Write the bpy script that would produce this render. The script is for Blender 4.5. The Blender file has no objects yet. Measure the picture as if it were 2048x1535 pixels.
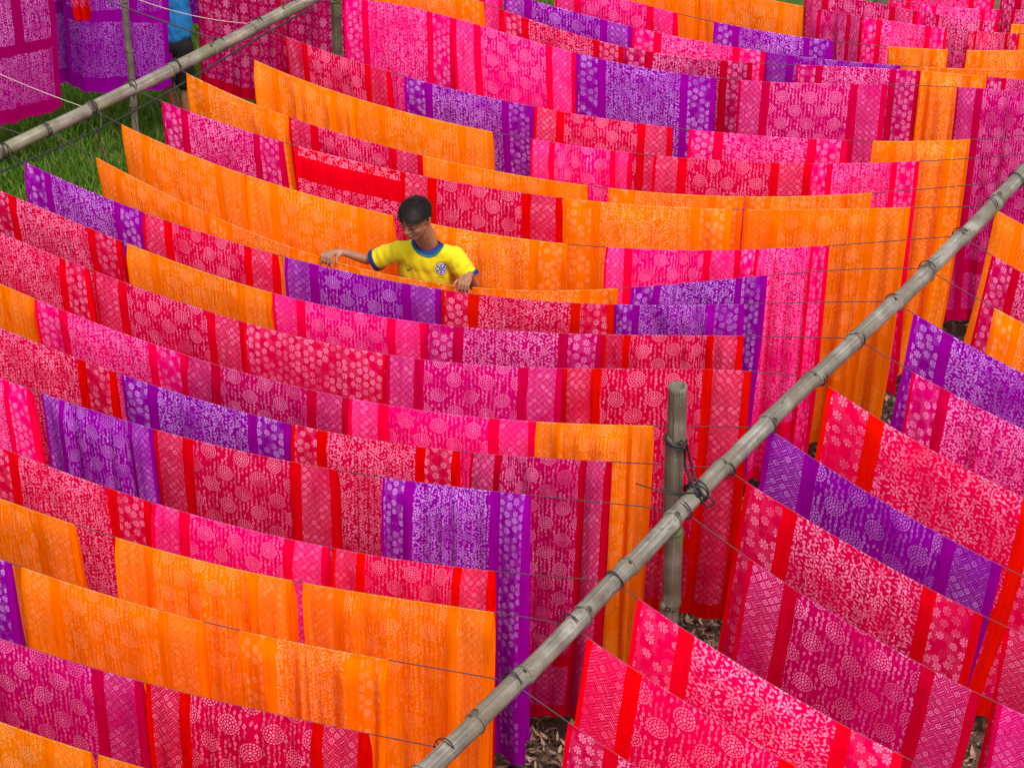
import bpy, math, random
import numpy as np
from math import sin, cos, pi, radians, sqrt, atan2
from mathutils import Vector, Matrix, noise
from mathutils.bvhtree import BVHTree

random.seed(7)
np.random.seed(7)
S = bpy.context.scene
COL = S.collection

# ---------------------------------------------------------------- camera, sky, sun, exposure
cam_data = bpy.data.cameras.new('camera')
cam = bpy.data.objects.new('camera', cam_data)
COL.objects.link(cam)
cam.location = (0, 0, 8.25)
cam.rotation_euler = (radians(90 - 34.4), 0, 0)
cam_data.sensor_width = 36.0
cam_data.lens = 36.0 * 4800 / 2048
cam_data.clip_end = 400
S.camera = cam

world = bpy.data.worlds.new('World')
S.world = world
world.use_nodes = True
wn = world.node_tree
wn.nodes.clear()
sky = wn.nodes.new('ShaderNodeTexSky')
sky.sky_type = 'NISHITA'
sky.sun_disc = False
sky.sun_elevation = radians(62)
sky.sun_rotation = radians(150)
sky.dust_density = 4.0
sky.air_density = 1.0
sky.ozone_density = 0.6
wbg = wn.nodes.new('ShaderNodeBackground')
wbg.inputs[1].default_value = 0.15
hsv = wn.nodes.new('ShaderNodeHueSaturation')
hsv.inputs['Saturation'].default_value = 0.25      # overcast: a nearly white sky
wo = wn.nodes.new('ShaderNodeOutputWorld')
wn.links.new(sky.outputs[0], hsv.inputs['Color'])
wn.links.new(hsv.outputs[0], wbg.inputs[0])
wn.links.new(wbg.outputs[0], wo.inputs[0])

sun_data = bpy.data.lights.new('sun', 'SUN')
sun_data.energy = 1.4
sun_data.angle = radians(14)
sun_data.color = (1.0, 0.965, 0.91)
sun = bpy.data.objects.new('sun', sun_data)
COL.objects.link(sun)
# light falls from behind and right of the camera
sd = Vector((sin(radians(150)) * cos(radians(62)), cos(radians(150)) * cos(radians(62)), sin(radians(62))))
sun.rotation_euler = sd.to_track_quat('Z', 'Y').to_euler()

S.view_settings.view_transform = 'Standard'
S.view_settings.look = 'None'
S.view_settings.exposure = 0.85
S.view_settings.gamma = 1.0
S.view_settings.use_curve_mapping = False
S.render.engine = 'CYCLES'
S.cycles.max_bounces = 7
S.cycles.diffuse_bounces = 5
S.cycles.transmission_bounces = 5

HP = 1.9          # height of the rails

# ---------------------------------------------------------------- node helpers
class X:
    """A socket that can be used in arithmetic; every operation adds a Math node."""
    def __init__(self, t, s):
        self.t, self.s = t, s
    def _m(self, op, *a):
        n = self.t.nodes.new('ShaderNodeMath')
        n.operation = op
        for i, v in enumerate(a):
            if isinstance(v, X):
                self.t.links.new(v.s, n.inputs[i])
            else:
                n.inputs[i].default_value = v
        return X(self.t, n.outputs[0])
    def __add__(s, o): return s._m('ADD', s, o)
    __radd__ = __add__
    def __sub__(s, o): return s._m('SUBTRACT', s, o)
    def __rsub__(s, o): return s._m('SUBTRACT', o, s)
    def __mul__(s, o): return s._m('MULTIPLY', s, o)
    __rmul__ = __mul__
    def __truediv__(s, o): return s._m('DIVIDE', s, o)
    def gt(s, o): return s._m('GREATER_THAN', s, o)
    def lt(s, o): return s._m('LESS_THAN', s, o)
    def floor(s): return s._m('FLOOR', s)
    def frac(s): return s._m('FRACT', s)
    def abs(s): return s._m('ABSOLUTE', s)
    def sin(s): return s._m('SINE', s)
    def cos(s): return s._m('COSINE', s)
    def sqrt(s): return s._m('SQRT', s)
    def mod(s, o): return s._m('FLOORED_MODULO', s, o)
    def atan2(s, o): return s._m('ARCTAN2', s, o)
    def max(s, o): return s._m('MAXIMUM', s, o)
    def min(s, o): return s._m('MINIMUM', s, o)
    def mad(s, a, b): return s._m('MULTIPLY_ADD', s, a, b)
    def band(s, a, b): return s.gt(a) * s.lt(b)

def combine(t, x, y, z=0.0):
    n = t.nodes.new('ShaderNodeCombineXYZ')
    for i, v in enumerate((x, y, z)):
        if isinstance(v, X): t.links.new(v.s, n.inputs[i])
        else: n.inputs[i].default_value = v
    return n.outputs[0]

def white(t, vec):
    n = t.nodes.new('ShaderNodeTexWhiteNoise')
    n.noise_dimensions = '3D'
    t.links.new(vec, n.inputs['Vector'])
    sp = t.nodes.new('ShaderNodeSeparateXYZ')
    t.links.new(n.outputs['Color'], sp.inputs[0])
    return [X(t, sp.outputs[i]) for i in range(3)]

def nz(t, vec, scale, detail=2.0, rough=0.5):
    n = t.nodes.new('ShaderNodeTexNoise')
    t.links.new(vec, n.inputs['Vector'])
    n.inputs['Scale'].default_value = scale
    n.inputs['Detail'].default_value = detail
    n.inputs['Roughness'].default_value = rough
    return n

def ramp(t, fac, stops):
    n = t.nodes.new('ShaderNodeValToRGB')
    e = n.color_ramp.elements
    while len(e) < len(stops): e.new(0.5)
    for k, (p, c) in enumerate(stops):
        e[k].position = p
        e[k].color = (*c, 1)
    t.links.new(fac, n.inputs[0])
    return n.outputs[0]

def mixc(t, fac, a, b, mode='MIX'):
    n = t.nodes.new('ShaderNodeMix')
    n.data_type = 'RGBA'
    n.blend_type = mode
    for k, v in ((0, fac), (6, a), (7, b)):
        if isinstance(v, X): t.links.new(v.s, n.inputs[k])
        elif isinstance(v, (int, float)): n.inputs[k].default_value = v
        elif isinstance(v, tuple): n.inputs[k].default_value = (*v, 1)
        else: t.links.new(v, n.inputs[k])
    return n.outputs[2]

def new_mat(name):
    m = bpy.data.materials.new(name)
    m.use_nodes = True
    t = m.node_tree
    t.nodes.clear()
    out = t.nodes.new('ShaderNodeOutputMaterial')
    return m, t, out

def plain(name, color, rough=0.7, var=0.15, scale=30, spec=0.3, bump=0.0, bscale=60):
    m, t, out = new_mat(name)
    b = t.nodes.new('ShaderNodeBsdfPrincipled')
    tc = t.nodes.new('ShaderNodeTexCoord').outputs['Object']
    n = nz(t, tc, scale, 4)
    c = ramp(t, n.outputs[0], [(0.3, tuple(v * (1 - var) for v in color)), (0.7, tuple(min(1, v * (1 + var)) for v in color))])
    t.links.new(c, b.inputs['Base Color'])
    b.inputs['Roughness'].default_value = rough
    b.inputs['Specular IOR Level'].default_value = spec
    if bump:
        bn = t.nodes.new('ShaderNodeBump')
        bn.inputs['Strength'].default_value = bump
        bn.inputs['Distance'].default_value = 0.01
        t.links.new(nz(t, tc, bscale, 4).outputs[0], bn.inputs['Height'])
        t.links.new(bn.outputs[0], b.inputs['Normal'])
    t.links.new(b.outputs[0], out.inputs[0])
    return m

# ---------------------------------------------------------------- wax-resist prints
def lattice(t, x, y, px, py, stagger=True):
    """cell coordinates centred on a lattice, with its integer indices"""
    cx = (x / px).floor()
    fx = ((x / px).frac() - 0.5) * px
    yy = y / py
    if stagger:
        yy = yy + cx.mod(2.0) * 0.5
    cy = yy.floor()
    fy = (yy.frac() - 0.5) * py
    return cx, cy, fx, fy

def leaf_layer(t, x, y, px, py, a, b, seed):
    cx, cy, fx, fy = lattice(t, x + seed * 0.0137, y + seed * 0.0091, px, py)
    r = white(t, combine(t, cx, cy, seed))
    dx = fx - (r[0] - 0.5) * (px * 0.42)
    dy = fy - (r[1] - 0.5) * (py * 0.42)
    # leaves lean away from the stem on alternate sides
    ang = (r[2] - 0.5) * 2.6 + ((cx + cy).mod(2.0) - 0.5) * 1.7
    ca, sa = ang.cos(), ang.sin()
    u = dx * sa + dy * ca
    v = dx * ca - dy * sa
    v = v + u * u * (45.0) * (r[0] - 0.4)
    sz = r[1].mad(0.6, 0.52)
    q = (u / a) * (u / a) + (v / b) * (v / b)
    return q.lt(sz * sz) * r[2].gt(0.12)

def p_vine(t, x, y):
    x, y = x * 1.18, y * 1.18
    # flowers with narrow petals
    cx, cy, fx, fy = lattice(t, x, y, 0.105, 0.14)
    r0 = white(t, combine(t, cx, cy, 5.0))
    dx = fx - (r0[0] - 0.5) * 0.05
    dy = fy - (r0[1] - 0.5) * 0.06
    r = (dx * dx + dy * dy).sqrt() / 0.025
    ph = dx.atan2(dy)
    fl = ((ph * 7.0).cos().gt(-0.1) * r.band(0.34, 1.0)).max(r.lt(0.2))
    out = r.gt(1.15)
    # stems
    c = (x / 0.065).floor()
    xs = ((x / 0.065).frac() - 0.5) * 0.065
    st = xs - (y * 38.0 + c * 2.4).sin() * 0.017 - (y * 93.0 + c * 1.3).sin() * 0.004
    stem = st.abs().lt(0.0017) * (y * 21.0 + c * 3.7).sin().gt(-0.65)
    # side twigs
    tw = (y * 1.0 + xs.abs() * -0.9) / 0.031 + c * 0.37
    twig = (tw.frac() - 0.5).abs().lt(0.045) * (st.abs()).lt(0.016)
    lv = leaf_layer(t, x, y, 0.0225, 0.0215, 0.0108, 0.0040, 1.0)
    lv2 = leaf_layer(t, x, y, 0.040, 0.034, 0.0125, 0.0050, 2.0)
    m = lv.max(lv2).max(stem).max(twig * 0.9)
    return (m * out).max(fl)

def p_medal(t, x, y):
    cx, cy, fx, fy = lattice(t, x, y, 0.0865, 0.19)
    r0 = white(t, combine(t, cx, cy, 3.0))
    dx = fx - (r0[0] - 0.5) * 0.010
    dy = fy - (r0[1] - 0.5) * 0.012
    r = (dx * dx + dy * dy).sqrt() / 0.0385
    ph = dx.atan2(dy)
    m = r.lt(0.15)
    m = m.max(r.band(0.28, 0.50) * (ph * 8.0).cos().gt(-0.1))
    m = m.max(r.band(0.63, 0.78) * (ph * 13.0).cos().gt(-0.2))
    m = m.max(r.band(0.90, 1.05) * (ph * 20.0).cos().gt(-0.4))
    # hanging chains of small hooked flowers
    ax = x + 0.0054 + (y * 170.0).sin() * 0.0012
    kc = (ax / 0.0216).floor()
    kx = ((ax / 0.0216).frac() - 0.5) * 0.0216
    yy = y / 0.0200 + kc * 0.37
    ky = (yy.frac() - 0.5) * 0.0200
    rr = white(t, combine(t, kc, yy.floor(), 9.0))
    kx = kx - (rr[0] - 0.5) * 0.007
    rk = (kx * kx * 1.5 + ky * ky).sqrt() / 0.0088
    ring = rk.lt(rr[1].mad(0.45, 0.44)) * rk.gt(0.32)
    dot = (ky.abs().gt(0.0082)) * kx.abs().lt(0.0016)
    gap = 1.0
    ch = ring.max(dot) * gap * rr[2].gt(0.18)
    return (ch * r.gt(1.18) * 0.9).max(m)

def p_flower(t, x, y):
    cx, cy, fx, fy = lattice(t, x, y, 0.045, 0.050)
    r0 = white(t, combine(t, cx, cy, 7.0))
    dx = fx - (r0[0] - 0.5) * 0.018
    dy = fy - (r0[1] - 0.5) * 0.018
    r = (dx * dx + dy * dy).sqrt() / (r0[1] * 0.004 + 0.0155)
    ph = dx.atan2(dy) + r0[2] * 2.0
    m = (r.band(0.26, 1.0) * (ph * 3.5).cos().abs().gt(0.58)).max(r.lt(0.15)) * r0[2].gt(0.14)
    a = (x + y) / 0.0068
    b = (x - y) / 0.0068
    da = a.frac() - 0.5
    db = b.frac() - 0.5
    dots = (da * da + db * db).lt(0.045) * ((x * 24.0).floor() + (y * 18.0).floor()).mod(3.0).gt(0.5)
    return m.max(dots * r.gt(1.1) * 0.6)

def p_cross(t, x, y):
    a = (x + y) * 0.7071 / 0.0290
    b = (x - y) * 0.7071 / 0.0290
    ca, cb = a.floor(), b.floor()
    fa, fb = a.frac() - 0.5, b.frac() - 0.5
    par = (ca + cb).mod(2.0)
    al = fa * par + fb * (1.0 - par)
    ac = fb * par + fa * (1.0 - par)
    dash = ac.abs().lt(0.075) * al.abs().lt(0.46) * (al * 8.0).frac().lt(0.66)
    dd = ((al * 6.0).frac() - 0.5)
    de = (ac.abs() - 0.33) * 6.0
    dots = (dd * dd + de * de).lt(0.075)
    rnd = white(t, combine(t, ca, cb, 4.0))
    rr = (al * al + ac * ac).sqrt()
    curl = rr.band(0.24, 0.36) * rnd[0].gt(0.72)
    core = rr.lt(0.10) * rnd[0].gt(0.72)
    return (dash * rnd[0].lt(0.72)).max(dots * 0.9).max(curl).max(core)

def p_rose(t, x, y):
    cx, cy, fx, fy = lattice(t, x, y, 0.07, 0.085)
    r0 = white(t, combine(t, cx, cy, 11.0))
    dx = fx - (r0[0] - 0.5) * 0.012
    dy = fy - (r0[1] - 0.5) * 0.014
    ph = dx.atan2(dy)
    r = (dx * dx + dy * dy).sqrt() / 0.0225 * ((ph * 5.0).cos() * 0.09 + 1.0)
    m = r.band(0.72, 1.0).max(r.band(0.38, 0.52)).max(r.lt(0.14)).max(r.band(0.5, 0.75) * (ph * 5.0).cos().gt(0.8))
    lv = leaf_layer(t, x, y, 0.021, 0.019, 0.0110, 0.0042, 3.0)
    return m.max(lv * r.gt(1.12))

def p_star(t, x, y):
    q = 0.105
    a = (x / q).floor()
    b = (y / q).floor()
    par = (a + b).mod(2.0)
    fx = ((x / q).frac() - 0.5) * q
    fy = ((y / q).frac() - 0.5) * q
    ph = fx.atan2(fy)
    r = (fx * fx + fy * fy).sqrt() / 0.05
    star = r.lt((ph * 8.0).cos() * 0.16 + 0.78)
    inner = r.band(0.2, 0.27).max(r.band(0.4, 0.47) * (ph * 8.0).cos().gt(-0.3)).max(r.band(0.55, 0.6))
    fl = p_flower(t, x * 1.25, y * 1.25)
    edge = fx.abs().max(fy.abs()).lt(q * 0.46)
    return par * star * (1.0 - inner * 0.8) + (1.0 - par) * edge * fl

# linear base colours: plain band, printed ground, wax motif
DYES = {
    'O': ((0.98, 0.215, 0.000), (0.98, 0.230, 0.000), (1.0, 0.50, 0.20)),
    'R': ((0.76, 0.000, 0.005), (0.69, 0.000, 0.070), (1.0, 0.34, 0.62)),
    'C': ((0.60, 0.000, 0.035), (0.58, 0.000, 0.125), (1.0, 0.35, 0.68)),
    'K': ((0.62, 0.000, 0.075), (0.66, 0.000, 0.195), (1.0, 0.37, 0.76)),
    'P': ((0.96, 0.000, 0.070), (0.95, 0.000, 0.230), (1.0, 0.33, 0.76)),
    'T': ((0.88, 0.001, 0.012), (0.85, 0.000, 0.105), (1.0, 0.37, 0.66)),
    'U': ((0.36, 0.000, 0.35), (0.33, 0.000, 0.37), (0.78, 0.38, 0.98)),
    'V': ((0.40, 0.000, 0.110), (0.42, 0.000, 0.200), (0.92, 0.34, 0.78)),
}
BATIK = {}
def batik(color, layout):
    key = (color, layout)
    if key in BATIK: return BATIK[key]
    m, t, out = new_mat('batik_' + {'O': 'orange', 'R': 'red', 'C': 'crimson', 'K': 'magenta', 'P': 'pink', 'T': 'hot_pink', 'U': 'purple', 'V': 'violet_red'}[color] + '_' + layout.lower())
    uvn = t.nodes.new('ShaderNodeUVMap'); uvn.uv_map = 'fabric'
    info = t.nodes.new('ShaderNodeObjectInfo')
    rnd = X(t, info.outputs['Random'])
    uv = uvn.outputs[0]
    sp = t.nodes.new('ShaderNodeSeparateXYZ')
    t.links.new(uv, sp.inputs[0])
    x, y = X(t, sp.outputs[0]), X(t, sp.outputs[1])
    off = combine(t, x + rnd * 17.0, y + rnd * 31.0, rnd * 9.0)
    # hand printing: the blocks never line up exactly
    wob = nz(t, off, 9.0, 2.0)
    ws = t.nodes.new('ShaderNodeSeparateXYZ'); t.links.new(wob.outputs[1], ws.inputs[0])
    xw = x + (X(t, ws.outputs[0]) - 0.5) * 0.014
    yw = y + (X(t, ws.outputs[1]) - 0.5) * 0.016
    yp = yw + rnd * 3.0
    xp = xw + 0.013
    bandc, ground, motif = DYES[color]
    if layout in 'MV':
        in_l = xw.band(0.018, 0.150)
        in_c = xw.band(0.208, 0.716)
        in_r = xw.band(0.770, 0.915)
        strip = in_l.max(in_r)
        hem = yw.gt(0.085)
        low = yw.lt(0.36)                        # the end panel above the hem
        gap = yw.band(0.355, 0.45)
        if layout == 'M':
            side = p_cross(t, xp, yp)
            mid = p_medal(t, xp, yp)
            end = side
        else:
            side = p_flower(t, xp, yp)
            mid = p_vine(t, xp, yp)
            end = side
        cen = mid * (1.0 - low) + end * low
        area = (strip.max(in_c * (1.0 - gap))) * hem
        pat = (side * strip + cen * in_c * (1.0 - gap)) * hem
    elif layout == 'F':
        area = yw.band(0.09, 1.53) * xw.band(0.02, 0.93)
        pat = p_flower(t, xp, yp) * area
    elif layout == 'Z':
        area = yw.lt(1.42) * xw.band(0.015, 0.94)
        pat = p_rose(t, xp, yp) * area
        top = yw.gt(1.568) * xw.band(0.03, 0.93)
        pat = pat.max(p_rose(t, xp, yp) * top)
    elif layout == 'S':
        area = yw.gt(0.09) * xw.band(0.015, 0.94)
        pat = p_star(t, xp, yp) * area
    else:                                        # 'L': all-over leaf sprigs with cross bands
        blk = ((yw / 0.56).frac()).gt(0.17) * yw.gt(0.12)
        sb = 1.0 - xw.band(0.60, 0.68) * yw.gt(0.56)
        area = blk * xw.band(0.03, 0.90) * sb
        pat = p_vine(t, xp, yp) * area
    # wax takes unevenly: patches where the print is bold and where the dye crept under it
    fade = X(t, nz(t, off, 4.2, 3.0, 0.6).outputs[0])
    streak_v = combine(t, x * 46.0 + rnd * 50.0, y * 2.2, rnd * 5.0)
    streak = X(t, nz(t, streak_v, 1.0, 3.0, 0.6).outputs[0])
    strength = (fade * 3.4 - 0.80).max(0.34).min(1.0) * (streak * 2.0 - 0.02).min(1.0)
    if color == 'O':
        strength = strength * 0.85
    speck = X(t, nz(t, off, 260.0, 1.0).outputs[0])
    base = mixc(t, area * 0.95, bandc, ground)
    blot = X(t, nz(t, off, 2.4, 4.0, 0.55).outputs[0])
    tone = ramp(t, (streak * 0.55 + blot * 0.45).s, [(0.30, (0.80, 0.80, 0.86)), (0.52, (1.0, 1.0, 1.0)), (0.75, (1.0, 1.18, 1.12))])
    base = mixc(t, 1.0, base, tone, 'MULTIPLY')
    # faint wash of wax crackle that lightens the printed ground
    crk = (speck.gt(0.64) * area * 0.04)
    # low on the cloth the second dye bath has run into the wax and tinted it
    run = ((y - 0.45) * 1.25 + (fade - 0.5) * 2.4).max(0.0).min(1.0)
    deep = mixc(t, 0.48, ground, motif)
    mot = mixc(t, run, deep, motif)
    col = mixc(t, (pat * strength).max(crk), base, mot)
    hs = t.nodes.new('ShaderNodeHueSaturation')
    t.links.new(col, hs.inputs['Color'])
    t.links.new((rnd * 0.007 + 0.4965).s, hs.inputs['Hue'])
    t.links.new(((rnd * 7.3).frac() * 0.14 + 0.94).s, hs.inputs['Value'])
    col = hs.outputs[0]
    d = t.nodes.new('ShaderNodeBsdfDiffuse')
    tr = t.nodes.new('ShaderNodeBsdfTranslucent')
    t.links.new(col, d.inputs[0])
    t.links.new(col, tr.inputs[0])
    bn = t.nodes.new('ShaderNodeBump')
    bn.inputs['Strength'].default_value = 0.9
    bn.inputs['Distance'].default_value = 0.011
    wr = nz(t, combine(t, x * 34.0 + rnd * 20.0, y * 6.0, rnd * 3.0), 1.0, 4.0, 0.6)
    t.links.new(wr.outputs[0], bn.inputs['Height'])
    t.links.new(bn.outputs[0], d.inputs['Normal'])
    ms = t.nodes.new('ShaderNodeMixShader')
    ms.inputs[0].default_value = 0.40
    t.links.new(d.outputs[0], ms.inputs[1])
    t.links.new(tr.outputs[0], ms.inputs[2])
    t.links.new(ms.outputs[0], out.inputs[0])
    BATIK[key] = m
    return m

def bamboo_mat(name, c0, c1, c2, moss=0.0):
    m, t, out = new_mat(name)
    uvn = t.nodes.new('ShaderNodeUVMap'); uvn.uv_map = 'culm'
    sp = t.nodes.new('ShaderNodeSeparateXYZ'); t.links.new(uvn.outputs[0], sp.inputs[0])
    u, v = X(t, sp.outputs[0]), X(t, sp.outputs[1])
    tc = t.nodes.new('ShaderNodeTexCoord').outputs['Object']
    fib = nz(t, combine(t, u * 1.2, v * 26.0, 0.0), 1.0, 5.0, 0.65)
    blo = nz(t, tc, 7.0, 5.0, 0.6)
    c = ramp(t, (X(t, fib.outputs[0]) * 0.5 + X(t, blo.outputs[0]) * 0.5).s, [(0.36, c0), (0.5, c1), (0.62, c2)])
    # dark long cracks
    crk = nz(t, combine(t, u * 0.9, v * 7.0, 4.0), 1.0, 2.0)
    cm = (X(t, crk.outputs[0]) - 0.5).abs().lt(0.006) * X(t, blo.outputs[0]).gt(0.47)
    c = mixc(t, cm * 0.8, c, (0.03, 0.028, 0.025))
    sc = nz(t, tc, 38.0, 4.0, 0.7)
    c = mixc(t, X(t, sc.outputs[0]).gt(0.62) * 0.6, c, (0.06, 0.052, 0.042))
    br = nz(t, tc, 4.0, 5.0, 0.65)
    c = mixc(t, ((X(t, br.outputs[0]) - 0.5) * 5.0).max(0.0).min(0.65), c, (0.11, 0.08, 0.052))
    if moss:
        mo = nz(t, tc, 3.2, 4.0, 0.6)
        c = mixc(t, (X(t, mo.outputs[0]).gt(0.53)) * moss * X(t, sc.outputs[0]), c, (0.10, 0.13, 0.03))
    b = t.nodes.new('ShaderNodeBsdfPrincipled')
    t.links.new(c, b.inputs['Base Color'])
    b.inputs['Roughness'].default_value = 0.55
    b.inputs['Specular IOR Level'].default_value = 0.35
    bn = t.nodes.new('ShaderNodeBump')
    bn.inputs['Strength'].default_value = 0.6
    bn.inputs['Distance'].default_value = 0.004
    t.links.new(fib.outputs[0], bn.inputs['Height'])
    t.links.new(bn.outputs[0], b.inputs['Normal'])
    t.links.new(b.outputs[0], out.inputs[0])
    return m

# ---------------------------------------------------------------- object helpers
def tag(o, label, cat, group=None):
    o['label'] = label
    o['category'] = cat
    if group: o['group'] = group
    return o

def mesh_obj(name, verts, faces, mat, parent=None, smooth=True, uv=None, uvname='fabric'):
    me = bpy.data.meshes.new(name)
    me.from_pydata([tuple(v) for v in verts], [], [tuple(f) for f in faces])
    if mat: me.materials.append(mat)
    if uv is not None:
        lay = me.uv_layers.new(name=uvname)
        idx = np.empty(len(me.loops), dtype=np.int32)
        me.loops.foreach_get('vertex_index', idx)
        lay.data.foreach_set('uv', np.asarray(uv, dtype=np.float32)[idx].ravel())
    if smooth:
        me.polygons.foreach_set('use_smooth', [True] * len(me.polygons))
    o = bpy.data.objects.new(name, me)
    COL.objects.link(o)
    if parent: o.parent = parent
    return o

def empty(name, loc=(0, 0, 0)):
    o = bpy.data.objects.new(name, None)
    COL.objects.link(o)
    o.location = loc
    return o

def child(o, parent):
    o.parent = parent
    o.matrix_parent_inverse = Matrix.Translation(-Vector(parent.location))
    return o

def frame(d):
    d = Vector(d).normalized()
    up = Vector((0, 0, 1)) if abs(d.z) < 0.95 else Vector((0, 1, 0))
    a = d.cross(up).normalized()
    b = a.cross(d).normalized()
    return a, b

def tube(path, radii, seg=10, caps=True, uvs=False, wob=None):
    path = [Vector(p) for p in path]
    V, F, UV = [], [], []
    L = 0.0
    a = b = None
    for i, p in enumerate(path):
        d = (path[min(i + 1, len(path) - 1)] - path[max(i - 1, 0)])
        if a is None:
            a, b = frame(d)
        else:
            dn = d.normalized()
            a = (a - dn * a.dot(dn)).normalized()
            b = a.cross(dn).normalized() * -1 if False else dn.cross(a).normalized() * -1
        if i: L += (p - path[i - 1]).length
        r = radii[i] if hasattr(radii, '__len__') else radii
        for k in range(seg):
            an = 2 * pi * k / seg
            rr = r * (1 + (wob(L, an) if wob else 0))
            V.append(p + (a * cos(an) + b * sin(an)) * rr)
            UV.append((L, k / seg))
    n = len(path)
    for i in range(n - 1):
        for k in range(seg):
            k2 = (k + 1) % seg
            F.append((i * seg + k, i * seg + k2, (i + 1) * seg + k2, (i + 1) * seg + k))
    if caps:
        F.append(tuple(range(seg)))
        F.append(tuple((n - 1) * seg + k for k in reversed(range(seg))))
    return V, F, UV

def join(parts):
    V, F, UV = [], [], []
    for v, f, u in parts:
        o = len(V)
        V += v
        F += [tuple(i + o for i in q) for q in f]
        UV += u
    return V, F, UV

# ---------------------------------------------------------------- ground
def ground_material(name, stops, scale, bump, extra=None):
    m, t, out = new_mat(name)
    tc = t.nodes.new('ShaderNodeTexCoord').outputs['Object']
    n = nz(t, tc, scale, 6, 0.65)
    n2 = nz(t, tc, scale * 9, 4, 0.7)
    c = ramp(t, (X(t, n.outputs[0]) * 0.55 + X(t, n2.outputs[0]) * 0.45).s, stops)
    b = t.nodes.new('ShaderNodeBsdfPrincipled')
    b.inputs['Roughness'].default_value = 0.95
    b.inputs['Specular IOR Level'].default_value = 0.15
    t.links.new(c, b.inputs['Base Color'])
    bn = t.nodes.new('ShaderNodeBump')
    bn.inputs['Strength'].default_value = bump
    bn.inputs['Distance'].default_value = 0.03
    t.links.new(n2.outputs[0], bn.inputs['Height'])
    t.links.new(bn.outputs[0], b.inputs['Normal'])
    t.links.new(b.outputs[0], out.inputs[0])
    return m

M_soil = ground_material('soil', [(0.3, (0.035, 0.022, 0.016)), (0.5, (0.075, 0.045, 0.033)), (0.7, (0.14, 0.09, 0.065))], 3.0, 0.8)
M_turf = ground_material('turf', [(0.3, (0.018, 0.035, 0.006)), (0.5, (0.035, 0.075, 0.010)), (0.7, (0.07, 0.10, 0.02))], 2.2, 0.8)

# rail directions in plan
MA, MB = Vector((-0.330, 6.695, HP)), Vector((2.751, 11.283, HP))
LA, LB = Vector((-2.790, 11.505, HP)), Vector((-1.235, 13.438, HP))
mdir = (MB - MA).normalized()
ldir = (LB - LA).normalized()
def mp(s): return MA + mdir * s
def lp(s): return LA + ldir * s

def grid_plane(name, x0, x1, y0, y1, n, z, mat, amp=0.0, cut=None):
    V, F = [], []
    for j in range(n + 1):
        for i in range(n + 1):
            x = x0 + (x1 - x0) * i / n
            y = y0 + (y1 - y0) * j / n
            V.append((x, y, z + amp * noise.noise(Vector((x * 0.8, y * 0.8, 3.1)))))
    for j in range(n):
        for i in range(n):
            a = j * (n + 1) + i
            F.append((a, a + 1, a + n + 2, a + n + 1))
    return mesh_obj(name, V, F, mat)

g = mesh_obj('ground', [(-150, -60, -0.02), (150, -60, -0.02), (150, 260, -0.02), (-150, 260, -0.02)], [(0, 1, 2, 3)], M_soil, smooth=False)
g['kind'] = 'structure'
# lawn to the left of the left-hand rail, its edge running beside the rail
e0, e1 = lp(-9) , lp(40)
nL = Vector((ldir.y, -ldir.x, 0))
def lawn_edge(s):
    p = lp(s) + nL * (0.75 + 0.25 * noise.noise(Vector((s * 1.3, 0, 0))))
    return (p.x, p.y)
ev = [lawn_edge(s) for s in np.linspace(-9, 40, 120)]
LV = [(x, y, 0.0) for x, y in ev] + [(x - 60, y + 30, 0.0) for x, y in ev]
n_ = len(ev)
lawn = mesh_obj('lawn', LV, [(i, i + 1, n_ + i + 1, n_ + i) for i in range(n_ - 1)], M_turf, smooth=False)
lawn['kind'] = 'structure'

def color_attr_mat(name, rough=0.8, translucent=0.0):
    m, t, out = new_mat(name)
    at = t.nodes.new('ShaderNodeAttribute'); at.attribute_name = 'tint'
    tc = t.nodes.new('ShaderNodeTexCoord').outputs['Object']
    v = ramp(t, nz(t, tc, 60.0, 3).outputs[0], [(0.3, (0.75, 0.75, 0.75)), (0.7, (1.15, 1.15, 1.15))])
    c = mixc(t, 1.0, at.outputs['Color'], v, 'MULTIPLY')
    b = t.nodes.new('ShaderNodeBsdfPrincipled')
    b.inputs['Roughness'].default_value = rough
    b.inputs['Specular IOR Level'].default_value = 0.2
    t.links.new(c, b.inputs['Base Color'])
    if translucent:
        tr = t.nodes.new('ShaderNodeBsdfTranslucent')
        t.links.new(c, tr.inputs[0])
        ms = t.nodes.new('ShaderNodeMixShader'); ms.inputs[0].default_value = translucent
        t.links.new(b.outputs[0], ms.inputs[1]); t.links.new(tr.outputs[0], ms.inputs[2])
        t.links.new(ms.outputs[0], out.inputs[0])
    else:
        t.links.new(b.outputs[0], out.inputs[0])
    return m

def np_mesh(name, V, F, mat, tint=None):
    """V (n,3), F (m,k) arrays; tint per vertex"""
    me = bpy.data.meshes.new(name)
    k = F.shape[1]
    me.vertices.add(len(V)); me.vertices.foreach_set('co', V.astype(np.float32).ravel())
    me.loops.add(F.size); me.loops.foreach_set('vertex_index', F.astype(np.int32).ravel())
    me.polygons.add(len(F))
    me.polygons.foreach_set('loop_start', np.arange(0, F.size, k, dtype=np.int32))
    me.polygons.foreach_set('loop_total', np.full(len(F), k, dtype=np.int32))
    me.polygons.foreach_set('use_smooth', np.ones(len(F), dtype=bool))
    me.update(calc_edges=True)
    if tint is not None:
        a = me.color_attributes.new('tint', 'FLOAT_COLOR', 'POINT')
        a.data.foreach_set('color', np.c_[tint, np.ones(len(tint))].astype(np.float32).ravel())
    me.materials.append(mat)
    o = bpy.data.objects.new(name, me)
    COL.objects.link(o)
    return o

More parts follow.
